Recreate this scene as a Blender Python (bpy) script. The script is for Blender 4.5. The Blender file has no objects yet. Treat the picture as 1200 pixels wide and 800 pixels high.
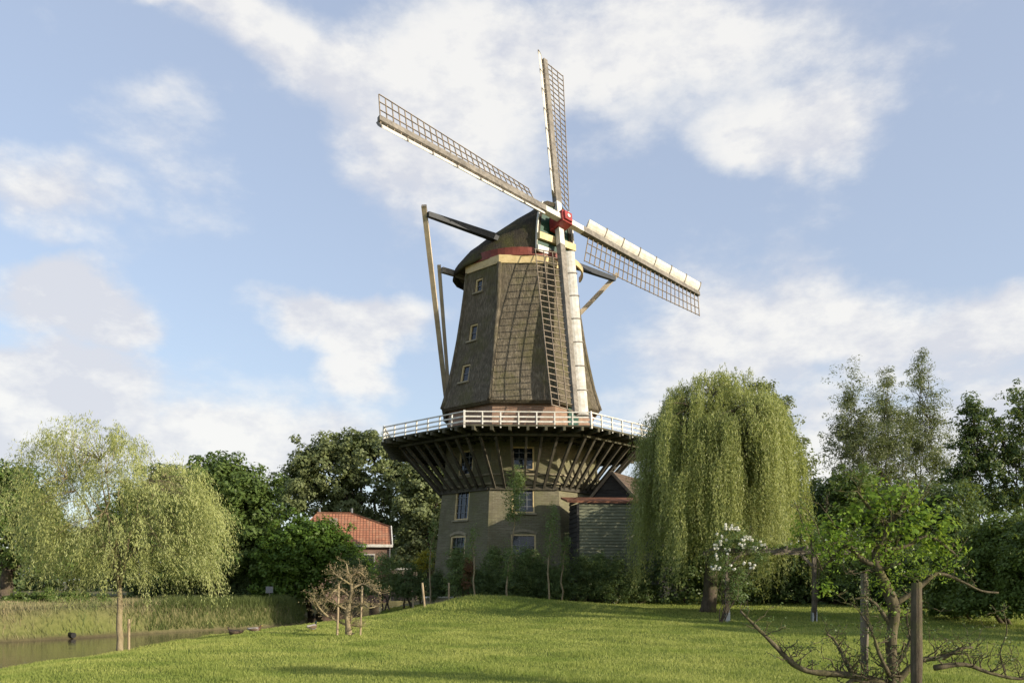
import bpy, math, random
import numpy as np
from mathutils import Vector as V, Matrix
from mathutils import noise as mnoise
R = math.radians
random.seed(7)
rng = np.random.default_rng(11)
sc = bpy.context.scene
COL = sc.collection
F, Y0, EYE = 980.0, 682.0, 1.6

def at(px, py, Y):
    return V(((px - 600) / F * Y, Y, EYE + (Y0 - py) / F * Y))

# ------------------------------------------------------------------ materials
def newmat(name):
    m = bpy.data.materials.new(name); m.use_nodes = True
    nt = m.node_tree
    for n in list(nt.nodes): nt.nodes.remove(n)
    out = nt.nodes.new('ShaderNodeOutputMaterial')
    return m, nt, out
def nd(nt, t, **kw):
    n = nt.nodes.new(t)
    for k, v in kw.items():
        if k in n.inputs: n.inputs[k].default_value = v
        else: setattr(n, k, v)
    return n
def ramp(nt, fac, stops):
    r = nt.nodes.new('ShaderNodeValToRGB'); e = r.color_ramp.elements
    while len(e) < len(stops): e.new(0.5)
    for i, (p, c) in enumerate(stops):
        e[i].position = p; e[i].color = (*c, 1)
    nt.links.new(fac, r.inputs[0]); return r.outputs[0]
def noise(nt, scale, detail=4, rough=.55, vec=None, stretch=None):
    n = nt.nodes.new('ShaderNodeTexNoise')
    n.inputs['Scale'].default_value = scale; n.inputs['Detail'].default_value = detail
    n.inputs['Roughness'].default_value = rough
    if vec is None:
        tc = nt.nodes.new('ShaderNodeTexCoord'); vec = tc.outputs['Object']
    if stretch:
        mp = nt.nodes.new('ShaderNodeMapping'); mp.inputs['Scale'].default_value = stretch
        nt.links.new(vec, mp.inputs[0]); vec = mp.outputs[0]
    nt.links.new(vec, n.inputs['Vector']); return n.outputs['Fac']
def mixc(nt, fac, a, b, mode='MIX'):
    m = nt.nodes.new('ShaderNodeMix'); m.data_type = 'RGBA'; m.blend_type = mode
    for sock, val in ((m.inputs[0], fac), (m.inputs[6], a), (m.inputs[7], b)):
        if hasattr(val, 'links') or hasattr(val, 'is_linked'): nt.links.new(val, sock)
        else: sock.default_value = val if isinstance(val, (int, float)) else (*val, 1)
    return m.outputs[2]
def bump(nt, h, strength=.4, dist=.03):
    b = nt.nodes.new('ShaderNodeBump'); b.inputs['Strength'].default_value = strength
    b.inputs['Distance'].default_value = dist; nt.links.new(h, b.inputs['Height']); return b.outputs[0]
def principled(nt, out, col, rough=.8, normal=None, metallic=0, spec=.3):
    p = nt.nodes.new('ShaderNodeBsdfPrincipled')
    if isinstance(col, tuple): p.inputs['Base Color'].default_value = (*col, 1)
    else: nt.links.new(col, p.inputs['Base Color'])
    p.inputs['Roughness'].default_value = rough; p.inputs['Metallic'].default_value = metallic
    p.inputs['Specular IOR Level'].default_value = spec
    if normal is not None: nt.links.new(normal, p.inputs['Normal'])
    nt.links.new(p.outputs[0], out.inputs[0]); return p

def mat_wood(name, c1, c2, scale=6, rough=.75, stretch=(1, 1, 1)):
    m, nt, out = newmat(name)
    n = noise(nt, scale, 6, .65, stretch=stretch)
    c = ramp(nt, n, [(.3, c1), (.7, c2)])
    n2 = noise(nt, scale * .25, 3, .6)
    c = mixc(nt, .35, c, ramp(nt, n2, [(.35, tuple(x * .7 for x in c1)), (.65, tuple(min(1, x * 1.2) for x in c2))]))
    principled(nt, out, c, rough, bump(nt, n, .35, .01)); return m
def mat_paint(name, c, rough=.45, dirt=.25):
    m, nt, out = newmat(name)
    n = noise(nt, 3.5, 6, .7)
    c2 = tuple(x * (1 - dirt) * f for x, f in zip(c, (1, .97, .88)))
    col = ramp(nt, n, [(.38, c2), (.6, c)])
    principled(nt, out, col, rough, bump(nt, noise(nt, 25, 3), .15, .004)); return m
def mat_leaf(name, ca, cb, trans=.35, cc=None, nscale=.5, gloss=.45):
    m, nt, out = newmat(name)
    g = nt.nodes.new('ShaderNodeNewGeometry')
    n = noise(nt, nscale, 3, .6)
    c = mixc(nt, g.outputs['Random Per Island'], ca, cb)
    c = mixc(nt, ramp(nt, n, [(.38, (0, 0, 0)), (.66, (1, 1, 1))]), c, cc if cc else cb)
    p = nt.nodes.new('ShaderNodeBsdfPrincipled'); nt.links.new(c, p.inputs['Base Color'])
    p.inputs['Roughness'].default_value = gloss; p.inputs['Specular IOR Level'].default_value = .25
    t = nt.nodes.new('ShaderNodeBsdfTranslucent')
    tcol = mixc(nt, .5 if trans > .2 else .0, c, (.30, .36, .05)); nt.links.new(tcol, t.inputs[0])
    mx = nt.nodes.new('ShaderNodeMixShader'); mx.inputs[0].default_value = trans
    nt.links.new(p.outputs[0], mx.inputs[1]); nt.links.new(t.outputs[0], mx.inputs[2])
    nt.links.new(mx.outputs[0], out.inputs[0]); return m
def mat_brick(name, ca, cb, mortar, tint, tint_amt=.5, moss=(.10, .10, .035)):
    m, nt, out = newmat(name)
    uv = nt.nodes.new('ShaderNodeUVMap')
    b = nt.nodes.new('ShaderNodeTexBrick')
    nt.links.new(uv.outputs[0], b.inputs['Vector'])
    b.inputs['Color1'].default_value = (*ca, 1); b.inputs['Color2'].default_value = (*cb, 1)
    b.inputs['Mortar'].default_value = (*mortar, 1)
    b.inputs['Scale'].default_value = 1; b.inputs['Brick Width'].default_value = .30
    b.inputs['Row Height'].default_value = .095; b.inputs['Mortar Size'].default_value = .016
    b.inputs['Bias'].default_value = -.1
    n = noise(nt, .55, 6, .7); n2 = noise(nt, 4, 5, .7)
    c = mixc(nt, ramp(nt, n, [(.35, (0, 0, 0)), (.62, (tint_amt,) * 3)]), b.outputs[0], moss)
    c = mixc(nt, ramp(nt, n2, [(.4, (.25,) * 3), (.7, (0,) * 3)]), c, tint)
    n4 = noise(nt, 1.0, 5, .7, stretch=(.9, .9, 7)); c = mixc(nt, ramp(nt, n4, [(.42, (.5,) * 3), (.56, (0,) * 3)]), c, tuple(x * .55 for x in ca))
    n5 = noise(nt, 1.1, 6, .75, stretch=(2.2, 2.2, .3)); c = mixc(nt, ramp(nt, n5, [(.52, (0,) * 3), (.68, (.55,) * 3)]), c, tuple(x * .45 for x in ca))
    ad = nt.nodes.new('ShaderNodeMath'); ad.operation = 'MULTIPLY_ADD'
    nt.links.new(b.outputs['Fac'], ad.inputs[0]); ad.inputs[1].default_value = -1; nt.links.new(n2, ad.inputs[2])
    principled(nt, out, c, .9, bump(nt, ad.outputs[0], .5, .01)); return m
def mat_thatch():
    m, nt, out = newmat('thatch')
    n = noise(nt, 9, 6, .75, stretch=(1.4, 1.4, .22))
    c = ramp(nt, n, [(.3, (.05, .045, .034)), (.5, (.14, .122, .09)), (.72, (.33, .285, .21))])
    n2 = noise(nt, .5, 6, .7)
    c = mixc(nt, ramp(nt, n2, [(.48, (0,) * 3), (.66, (.65,) * 3)]), c, (.12, .12, .04))
    n3 = noise(nt, 1.3, 4, .6)
    c = mixc(nt, ramp(nt, n3, [(.42, (.35,) * 3), (.6, (0,) * 3)]), c, (.09, .075, .055))
    fine = noise(nt, 34, 4, .8, stretch=(1, 1, .25))
    w = nt.nodes.new('ShaderNodeTexWave'); w.wave_type = 'BANDS'; w.bands_direction = 'Z'; w.wave_profile = 'SAW'
    w.inputs['Scale'].default_value = .75; w.inputs['Distortion'].default_value = 1.6; w.inputs['Detail'].default_value = 3
    tc = nt.nodes.new('ShaderNodeTexCoord'); nt.links.new(tc.outputs['Object'], w.inputs['Vector'])
    ma = nt.nodes.new('ShaderNodeMath'); ma.operation = 'MULTIPLY_ADD'; ma.inputs[1].default_value = .35
    nt.links.new(w.outputs['Fac'], ma.inputs[0]); nt.links.new(fine, ma.inputs[2])
    ad = nt.nodes.new('ShaderNodeMath'); ad.operation = 'ADD'
    nt.links.new(n, ad.inputs[0]); nt.links.new(ma.outputs[0], ad.inputs[1])
    principled(nt, out, c, .95, bump(nt, ad.outputs[0], .9, .06), spec=.1); return m
def mat_plain(name, c, rough=.6, metallic=0, spec=.4):
    m, nt, out = newmat(name)
    n = noise(nt, 8, 4, .6)
    col = ramp(nt, n, [(.3, tuple(x * .8 for x in c)), (.7, c)])
    principled(nt, out, col, rough, None, metallic, spec); return m
def mat_glass():
    m, nt, out = newmat('dark_window_glass')
    principled(nt, out, (.012, .016, .02), .06, bump(nt, noise(nt, 2.5, 2), .06, .02), 0, .6); return m
def mat_boards(name, c1, c2, pitch, axis='Z'):
    m, nt, out = newmat(name)
    n = noise(nt, 5, 6, .7, stretch=(.3, .3, 3))
    c = ramp(nt, n, [(.3, c1), (.7, c2)])
    n2 = noise(nt, .9, 4, .6)
    c = mixc(nt, ramp(nt, n2, [(.4, (.5,) * 3), (.6, (0,) * 3)]), c, tuple(x * .65 for x in c1))
    principled(nt, out, c, .85, bump(nt, n, .4, .01)); return m
def mat_bark(name, c1, c2, moss=(.09, .10, .03)):
    m, nt, out = newmat(name)
    n = noise(nt, 14, 7, .75, stretch=(1, 1, .25))
    c = ramp(nt, n, [(.3, c1), (.68, c2)])
    c = mixc(nt, ramp(nt, noise(nt, 2.2, 4), [(.5, (0,) * 3), (.65, (.55,) * 3)]), c, moss)
    principled(nt, out, c, .95, bump(nt, n, .8, .02), spec=.1); return m

M = {}
M['white'] = mat_paint('white_paint', (.70, .685, .64), .45, .24)
M['cream'] = mat_paint('cream_paint', (.62, .50, .27), .5, .22)
M['red'] = mat_paint('red_paint', (.22, .06, .045), .5, .3)
M['pollred'] = mat_paint('poll_red_paint', (.36, .06, .06), .45, .3)
M['green'] = mat_paint('green_paint', (.022, .075, .052), .4, .3)
M['tar'] = mat_wood('tarred_beam', (.012, .016, .022), (.035, .042, .052), 5, .55)
M['stock'] = mat_wood('weathered_stock', (.11, .10, .085), (.27, .245, .21), 6, .7)
M['lath'] = mat_wood('lath_wood', (.15, .12, .09), (.30, .25, .19), 8, .8)
M['spar'] = mat_wood('pale_spar', (.48, .39, .28), (.66, .56, .42), 5, .8, (1, 1, .3))
M['darkwood'] = mat_wood('dark_gallery_wood', (.035, .034, .024), (.10, .095, .06), 5, .85)
M['strut'] = mat_wood('strut_wood', (.035, .032, .024), (.10, .09, .065), 5, .85)
M['thatch'] = mat_thatch()
M['brick'] = mat_brick('mossy_brick', (.24, .215, .14), (.135, .12, .08), (.25, .235, .175), (.08, .075, .052), .75, (.145, .15, .06))
M['pinkbrick'] = mat_brick('pink_brick', (.36, .21, .145), (.27, .155, .11), (.30, .25, .2), (.24, .17, .12), .15)
M['housebrick'] = mat_brick('house_brick', (.33, .20, .15), (.27, .155, .12), (.3, .26, .22), (.22, .15, .11), .05)
M['stone'] = mat_wood('sill_stone', (.20, .18, .12), (.33, .29, .20), 6, .8)
M['glass'] = mat_glass()
M['clap'] = mat_boards('green_clapboard', (.14, .15, .10), (.25, .26, .175), .1)
M['barnboard'] = mat_boards('black_barn_board', (.022, .022, .022), (.07, .065, .06), .1)
M['barntrim'] = mat_wood('rusty_trim', (.14, .06, .035), (.26, .12, .07), 8, .8)
M['bark'] = mat_bark('brown_bark', (.045, .036, .026), (.14, .115, .085))
M['palebark'] = mat_bark('pale_bark', (.16, .13, .08), (.34, .28, .18), (.19, .18, .08))
M['applebark'] = mat_bark('lichen_bark', (.035, .03, .022), (.17, .145, .095), (.15, .145, .055))
M['post'] = mat_wood('grey_post_wood', (.10, .085, .065), (.22, .19, .15), 10, .85, (1, 1, .2))
M['stake'] = mat_wood('pale_stake_wood', (.24, .18, .11), (.42, .34, .23), 10, .85, (1, 1, .2))
M['steel'] = mat_plain('galvanised_steel', (.42, .46, .5), .4, .7)
M['lead'] = mat_plain('grey_metal', (.2, .21, .22), .5, .3)
M['black'] = mat_plain('black_plastic', (.012, .012, .014), .5)
# foliage
M['lf_chest'] = mat_leaf('chestnut_leaves', (.075, .125, .032), (.145, .205, .055), .34, (.105, .16, .042))
M['lf_far'] = mat_leaf('poplar_leaves', (.125, .155, .07), (.23, .26, .12), .3, (.15, .185, .07))
M['lf_bush'] = mat_leaf('bush_leaves', (.06, .12, .02), (.13, .21, .035), .35, (.09, .16, .025), 1.2)
M['lf_dark'] = mat_leaf('dark_shrub_leaves', (.062, .10, .036), (.115, .165, .06), .32, (.085, .13, .045), 1.2)
M['lf_shrub'] = mat_leaf('mill_shrub_leaves', (.105, .165, .055), (.19, .25, .09), .35, (.14, .20, .065), 1.5)
M['lf_young'] = mat_leaf('young_willow_leaves', (.29, .34, .11), (.50, .52, .25), .38, (.38, .41, .15), .9)
M['lf_willow'] = mat_leaf('willow_leaves', (.23, .27, .085), (.42, .45, .17), .4, (.31, .34, .12), .7)
M['lf_grey'] = mat_leaf('grey_willow_leaves', (.10, .125, .055), (.19, .22, .115), .3, (.14, .165, .07), .8)
M['lf_bright'] = mat_leaf('bright_pear_leaves', (.13, .24, .025), (.24, .36, .045), .45, (.18, .29, .035), 3)
M['lf_hazel'] = mat_leaf('hazel_leaves', (.075, .125, .03), (.16, .22, .05), .35, (.11, .165, .035), 1.0)
M['lf_yellow'] = mat_leaf('yellow_leaves', (.45, .42, .05), (.6, .52, .06), .35)
M['lf_rust'] = mat_leaf('rust_leaves', (.13, .06, .035), (.20, .10, .05), .25)
M['lf_tan'] = mat_leaf('dry_spur_leaves', (.22, .17, .10), (.34, .28, .15), .25)
M['lf_rose'] = mat_leaf('rose_leaves', (.06, .10, .035), (.12, .18, .06), .3)
M['petal'] = mat_leaf('white_petals', (.78, .77, .72), (.85, .84, .78), .3)
M['grass'] = mat_leaf('lawn_grass', (.29, .335, .075), (.49, .51, .16), .42, (.20, .265, .055), .45, .6)
M['bankgrass'] = mat_leaf('bank_grass', (.20, .19, .09), (.36, .30, .17), .15, (.12, .16, .05), .5, .7)
M['hedgegrass'] = mat_leaf('bank_reed', (.07, .10, .03), (.14, .17, .055), .3, (.10, .13, .04), .8, .7)

# ------------------------------------------------------------------ mesh builder
class MB:
    def __init__(s): s.v = []; s.f = []; s.uv = {}; s.smooth = False
    def add(s, vs, fs, uvs=None):
        o = len(s.v); s.v += [V(p) for p in vs]
        for i, f in enumerate(fs):
            if uvs and uvs[i]: s.uv[len(s.f)] = uvs[i]
            s.f.append([o + k for k in f])
    def obox(s, c, ax, ay, az, h):
        c = V(c); ax, ay, az = V(ax) * h[0], V(ay) * h[1], V(az) * h[2]
        vs = [c + ax * i + ay * j + az * k for i in (-1, 1) for j in (-1, 1) for k in (-1, 1)]
        s.add(vs, [(0, 1, 3, 2), (4, 6, 7, 5), (0, 4, 5, 1), (2, 3, 7, 6), (0, 2, 6, 4), (1, 5, 7, 3)])
    def box(s, c, h): s.obox(c, (1, 0, 0), (0, 1, 0), (0, 0, 1), h)
    def beam(s, p0, p1, w, h, up=(0, 0, 1), w1=None, h1=None):
        p0, p1 = V(p0), V(p1); d = (p1 - p0).normalized(); up = V(up)
        x = d.cross(up)
        if x.length < 1e-4: x = d.cross(V((1, 0, 0)))
        x.normalize(); y = x.cross(d).normalized()
        w1 = w if w1 is None else w1; h1 = h if h1 is None else h1
        vs = []
        for p, a, b in ((p0, w / 2, h / 2), (p1, w1 / 2, h1 / 2)):
            vs += [p - x * a - y * b, p + x * a - y * b, p + x * a + y * b, p - x * a + y * b]
        s.add(vs, [(3, 2, 1, 0), (4, 5, 6, 7), (0, 1, 5, 4), (1, 2, 6, 5), (2, 3, 7, 6), (3, 0, 4, 7)])
    def tube(s, pts, rad, n=8):
        pts = [V(p) for p in pts]; rings = []
        ref = V((.13, .27, .95))
        for i, p in enumerate(pts):
            d = (pts[min(i + 1, len(pts) - 1)] - pts[max(i - 1, 0)]).normalized()
            x = d.cross(ref)
            if x.length < .15: x = d.cross(V((1, 0, 0)))
            x.normalize(); y = x.cross(d)
            rings.append([p + (x * math.cos(a) + y * math.sin(a)) * rad[i] for a in [2 * math.pi * k / n for k in range(n)]])
        vs = [q for r_ in rings for q in r_]
        fs = [(i * n + k, (i + 1) * n + k, (i + 1) * n + (k + 1) % n, i * n + (k + 1) % n) for i in range(len(pts) - 1) for k in range(n)]
        fs += [tuple(range(n)), tuple(range((len(pts) - 1) * n, len(pts) * n))[::-1]]
        s.add(vs, fs)
    def loft(s, rings, closed=True, caps=True):
        n = len(rings[0]); vs = [q for r_ in rings for q in r_]
        fs = []
        for i in range(len(rings) - 1):
            for k in range(n if closed else n - 1):
                fs.append((i * n + k, i * n + (k + 1) % n, (i + 1) * n + (k + 1) % n, (i + 1) * n + k))
        if caps: fs += [tuple(range(n))[::-1], tuple(range((len(rings) - 1) * n, len(rings) * n))]
        s.add(vs, fs)
    def build(s, name, mat, parent=None, origin=(0, 0, 0), smooth=None, kind=None):
        me = bpy.data.meshes.new(name); o3 = V(origin)
        me.from_pydata([tuple(p - o3) for p in s.v], [], s.f)
        if s.uv:
            l = me.uv_layers.new(name='UVMap').data
            for fi, poly in enumerate(me.polygons):
                u = s.uv.get(fi)
                if u:
                    for k, li in enumerate(poly.loop_indices): l[li].uv = u[k]
        if smooth or s.smooth: me.polygons.foreach_set('use_smooth', [True] * len(me.polygons))
        me.materials.append(mat); me.update()
        o = bpy.data.objects.new(name, me); COL.objects.link(o)
        if parent: o.parent = parent
        else: o.location = o3
        if kind: o['kind'] = kind
        return o
def tag(o, label, cat, group=None):
    o['label'] = label; o['category'] = cat
    if group: o['group'] = group
    return o
def thing(name, loc, label, cat, group=None):
    o = bpy.data.objects.new(name, None); COL.objects.link(o); o.location = loc; o.empty_display_size = .3
    return tag(o, label, cat, group)
def npmesh(name, verts, k, mat, parent=None, origin=(0, 0, 0), kind=None):
    n = len(verts)
    me = bpy.data.meshes.new(name)
    me.vertices.add(n); me.vertices.foreach_set('co', (verts - np.array(origin)).astype(np.float32).ravel())
    me.loops.add(n); me.loops.foreach_set('vertex_index', np.arange(n, dtype=np.int32))
    me.polygons.add(n // k)
    me.polygons.foreach_set('loop_start', np.arange(0, n, k, dtype=np.int32))
    me.update(calc_edges=True); me.materials.append(mat)
    o = bpy.data.objects.new(name, me); COL.objects.link(o)
    if parent: o.parent = parent
    else: o.location = origin
    if kind: o['kind'] = kind
    return o
def nrm(a): return a / np.maximum(np.linalg.norm(a, axis=1, keepdims=True), 1e-9)
def leafquads(c, n, a, L, W, fold=.15):
    """diamond leaves; c centres, n normals, a rough axis"""
    n = nrm(n); a = nrm(a - n * np.sum(a * n, 1, keepdims=True)); b = np.cross(n, a)
    L = np.broadcast_to(L, (len(c),))[:, None]; W = np.broadcast_to(W, (len(c),))[:, None]
    q = np.stack([c - a * L / 2, c + b * W / 2 + n * W * fold, c + a * L / 2, c - b * W / 2 + n * W * fold], 1)
    return q.reshape(-1, 3)

# ------------------------------------------------------------------ terrain
near_edge = [(-11.6, 4), (-11.4, 12), (-11.35, 18.4), (-10.9, 22.5), (-10.8, 29), (-9.6, 35), (-8.4, 38.5), (-7.2, 43), (-7.6, 52), (-8.5, 64), (-9, 90)]
far_edge = [(-60, 12), (-34, 24), (-18.6, 30.1), (-16.6, 32.4), (-14.8, 36.3), (-11.3, 41.1), (-10.8, 42.2), (-11.2, 45), (-13.6, 54), (-14.5, 64), (-15, 90)]
poly = near_edge + far_edge[::-1] + [(-60, 4)]
def seg_dist(px, py, chain):
    best = np.full(px.shape, 1e9)
    for (ax, ay), (bx, by) in zip(chain[:-1], chain[1:]):
        dx, dy = bx - ax, by - ay
        t = np.clip(((px - ax) * dx + (py - ay) * dy) / (dx * dx + dy * dy), 0, 1)
        best = np.minimum(best, np.hypot(px - ax - t * dx, py - ay - t * dy))
    return best
def inside(px, py):
    r = np.zeros(px.shape, bool); n = len(poly)
    for i in range(n):
        ax, ay = poly[i]; bx, by = poly[(i + 1) % n]
        if ay == by: continue
        c = ((ay > py) != (by > py)) & (px < (bx - ax) * (py - ay) / (by - ay) + ax)
        r ^= c
    return r
def smooth01(t): t = np.clip(t, 0, 1); return t * t * (3 - 2 * t)
WATER = -.55
def terrain(px, py):
    px = np.asarray(px, float); py = np.asarray(py, float)
    dn = seg_dist(px, py, near_edge); df = seg_dist(px, py, far_edge); ins = inside(px, py)
    z = .12 * smooth01((px + 2) / 6) * smooth01((py - 20) / 8) + .34 * smooth01((py - 27) / 11) * smooth01((px + 9) / 7)
    z = z + .20 * smooth01((py - 38) / 6) * smooth01((px + 7) / 4)
    mx, my = (px + .2), (py - 37.0)
    z = z + .52 * np.exp(-(mx / 3.7) ** 2 - (my / 2.6) ** 2) + .22 * np.exp(-((px + 1.8) / 2.0) ** 2 - ((py - 36) / 1.8) ** 2)
    z = z + .02 * np.sin(px * .9 + 1.3 * np.sin(py * .35)) * np.cos(py * .6) + .012 * np.sin(px * 2.7 + py * 1.9)
    nearz = z - .26 * smooth01(1 - dn / 3.5) * (py < 44)
    nearz = nearz - .35 * smooth01(1 - dn / .35)
    farz = .62 * smooth01(df / .9 * .8 + .2) + .05 * np.sin(px * .7) + WATER * (1 - smooth01(df / .5))
    left = (df < dn)
    out = np.where(left, farz, nearz)
    bed = WATER - .05 - .6 * smooth01(np.minimum(dn, df) / 1.0)
    return np.where(ins, bed, out)
def gz(x, y): return float(terrain(np.array([x]), np.array([y]))[0])
def on(px, Y, dz=0):
    x = (px - 600) / F * Y
    return V((x, Y, gz(x, Y) + dz))

xs = np.concatenate([[-1600, -700, -300, -150, -90, -70], np.arange(-60, -26, 1.0), np.arange(-26, 22, .3), np.arange(22, 60, 1.0), [70, 90, 150, 300, 700, 1600]])
ys = np.concatenate([[-300, -100, -40, -15, 0, 4], np.arange(7, 12, 1), np.arange(12, 52, .3), np.arange(52, 96, 1.2), [100, 120, 160, 240, 420, 900, 2200]])
X, Yg = np.meshgrid(xs, ys)
Z = terrain(X, Yg)
ver = np.stack([X.ravel(), Yg.ravel(), Z.ravel()], 1)
nx, ny = len(xs), len(ys)
fi = []
for j in range(ny - 1):
    for i in range(nx - 1):
        k = j * nx + i; fi.append((k, k + 1, k + nx + 1, k + nx))
m, nt, out = newmat('lawn_soil')
n1 = noise(nt, .25, 5, .6); n2 = noise(nt, 6, 6, .7)
c = ramp(nt, n2, [(.3, (.085, .12, .022)), (.7, (.17, .215, .042))])
c = mixc(nt, ramp(nt, n1, [(.4, (0,) * 3), (.62, (.5,) * 3)]), c, (.12, .145, .03))
geo = nt.nodes.new('ShaderNodeNewGeometry'); sp = nt.nodes.new('ShaderNodeSeparateXYZ'); nt.links.new(geo.outputs['Position'], sp.inputs[0])
mr = nt.nodes.new('ShaderNodeMapRange'); mr.inputs[1].default_value = -.5; mr.inputs[2].default_value = -.3
nt.links.new(sp.outputs[2], mr.inputs[0])
c = mixc(nt, mr.outputs[0], (.06, .048, .03), c)
dt = nt.nodes.new('ShaderNodeVectorMath'); dt.operation = 'DOT_PRODUCT'; nt.links.new(geo.outputs['Position'], dt.inputs[0]); dt.inputs[1].default_value = (1, -.66, 0)
mr2 = nt.nodes.new('ShaderNodeMapRange'); mr2.inputs[1].default_value = -39.2; mr2.inputs[2].default_value = -37.6; nt.links.new(dt.outputs['Value'], mr2.inputs[0])
c = mixc(nt, mr2.outputs[0], ramp(nt, n2, [(.3, (.09, .09, .04)), (.7, (.19, .17, .085))]), c)
principled(nt, out, c, .95, bump(nt, n2, .6, .05), spec=.1)
me = bpy.data.meshes.new('ground'); me.from_pydata([tuple(p) for p in ver], [], fi)
me.polygons.foreach_set('use_smooth', [True] * len(me.polygons)); me.materials.append(m)
g = bpy.data.objects.new('ground', me); COL.objects.link(g); g['kind'] = 'structure'
# water
m, nt, out = newmat('canal_water')
nw = noise(nt, 5, 3, .5, stretch=(1, 1, 1)); nw2 = noise(nt, .6, 3, .5)
ad = nt.nodes.new('ShaderNodeMath'); ad.operation = 'MULTIPLY_ADD'; nt.links.new(nw2, ad.inputs[0]); ad.inputs[1].default_value = 2; nt.links.new(nw, ad.inputs[2])
principled(nt, out, (.085, .068, .042), .08, bump(nt, ad.outputs[0], .22, .03), spec=.5)
mb = MB(); mb.add([(-60, 4, WATER), (-5, 4, WATER), (-5, 92, WATER), (-60, 92, WATER)], [(0, 1, 2, 3)])
mb.build('water', m, kind='structure')

# ------------------------------------------------------------------ grass
def blades(name, x, y, h, w, mat, lean=.5, sink=.01, keep=None):
    z = terrain(x, y)
    ok = z > WATER + .04
    if keep is not None: ok &= keep(x, y, z)
    x, y, z = x[ok], y[ok], z[ok]; n = len(x)
    h = (np.broadcast_to(h, ok.shape)[ok]) * rng.uniform(.55, 1.25, n); w = np.broadcast_to(w, ok.shape)[ok]
    th = rng.uniform(0, 2 * np.pi, n); la = rng.uniform(0, 2 * np.pi, n); lm = rng.uniform(0, lean, n) * h
    dx, dy = np.cos(th) * w / 2, np.sin(th) * w / 2
    a = np.stack([x - dx, y - dy, z - sink], 1); b = np.stack([x + dx, y + dy, z - sink], 1)
    t = np.stack([x + np.cos(la) * lm, y + np.sin(la) * lm, z + h], 1)
    return npmesh(name, np.stack([a, b, t], 1).reshape(-1, 3), 3, mat, kind='stuff')
N = 780000
d = 11.5 * np.exp(rng.uniform(0, 1, N) * np.log(52 / 11.5))
x = rng.uniform(-1, 1, N) * (.62 * d + 5.5)
hh = (.045 + .0006 * d) * (0.8 + .5 * (np.sin(x * 1.7 + 2 * np.sin(d * .9)) * np.cos(d * 1.3 + x * .6) > .35))
hh = hh + .09 * np.exp(-((x + .6) / 3.6) ** 2 - ((d - 35.6) / 2.0) ** 2) * rng.uniform(0, 1, N)
def lawnkeep(x, y, z):
    return (seg_dist(x, y, far_edge) > seg_dist(x, y, near_edge)) | (x > -6)
blades('lawn_grass', x, d, hh, .0085 + .00055 * d, M['grass'], .9, keep=lawnkeep)
# far bank grasses
N = 90000
x = rng.uniform(-30, -9, N); y = rng.uniform(24, 56, N)
df = seg_dist(x, y, far_edge)
farside = lambda x, y, z: (seg_dist(x, y, far_edge) < seg_dist(x, y, near_edge)) & ~inside(x, y) & (x < -15.4 + rng.normal(size=x.shape) * .9)
blades('dry_bank_grass', x, y, np.where(df < 1.6, .34, .12), .028, M['bankgrass'], .9, keep=lambda x, y, z: farside(x, y, z))
N = 70000
x = rng.uniform(-16, -10.5, N); y = rng.uniform(34, 60, N)
df = seg_dist(x, y, far_edge)
blades('green_bank_reeds', x, y, np.where(df < 1.5, .36, .1), .03, M['hedgegrass'], .8,
       keep=lambda x, y, z: (seg_dist(x, y, far_edge) < seg_dist(x, y, near_edge)) & ~inside(x, y) & (x >= -16.6) & ((x > -15.4) | (rng.uniform(size=x.shape) < .3)))

# ------------------------------------------------------------------ windmill
C0 = V((.46, 50.2, 0)); PSI = -87.5
CR, SR = math.cos(R(22.5)), math.sin(R(22.5))
def octv(k, r_, z): a = R(PSI + 22.5 + 45 * k); return C0 + V((r_ * math.cos(a), r_ * math.sin(a), z))
def fn(k): a = R(PSI + 45 * k); return V((math.cos(a), math.sin(a), 0))
def ft(k): a = R(PSI + 45 * k); return V((-math.sin(a), math.cos(a), 0))   # tangent (to the right for face 0)
mill = thing('windmill', C0 + V((0, 0, .6)), 'tall thatched windmill with wooden gallery, four lattice sails and mossy brick base', 'windmill')
MO = mill.location.copy()
def Rlin(levels, z):
    for (r0, z0), (r1, z1) in zip(levels[:-1], levels[1:]):
        if z <= z1: return r0 + (r1 - r0) * max(0, (z - z0)) / (z1 - z0)
    return levels[-1][0]
def octwall(levels, openings, depth=.22):
    """openings: {face:[(u,halfw,z0,z1)]}"""
    mb = MB()
    for k in range(8):
        ops = openings.get(k, []); n, t = fn(k), ft(k)
        zs = sorted(set([z for _, z in levels] + [z for o in ops for z in o[2:4]]))
        def pt(u, z, ins=0): return C0 + n * (Rlin(levels, z) * CR - ins) + t * u + V((0, 0, z))
        for za, zb in zip(zs[:-1], zs[1:]):
            op = [o for o in ops if o[2] <= za + 1e-6 and o[3] >= zb - 1e-6]
            us = sorted([x_ for o in op for x_ in (o[0] - o[1], o[0] + o[1])])
            ha, hb = Rlin(levels, za) * SR, Rlin(levels, zb) * SR
            ea, eb = [-ha] + us + [ha], [-hb] + us + [hb]
            for i in range(0, len(ea) - 1, 2):
                q = [(ea[i], za), (ea[i + 1], za), (eb[i + 1], zb), (eb[i], zb)]
                mb.add([pt(*p) for p in q], [(0, 1, 2, 3)], [[(p[0] + k * 5.3, p[1]) for p in q]])
        for u, hw, z0, z1 in ops:
            c4 = [(u - hw, z0), (u + hw, z0), (u + hw, z1), (u - hw, z1)]
            for i in range(4):
                p, q = c4[i], c4[(i + 1) % 4]
                mb.add([pt(*p), pt(*p, depth), pt(*q, depth), pt(*q)], [(0, 1, 2, 3)], [[(p[0] + p[1] * .3, p[1]), (p[0] + .2, p[1]), (q[0] + .2, q[1]), (q[0], q[1])]])
    return mb
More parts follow.
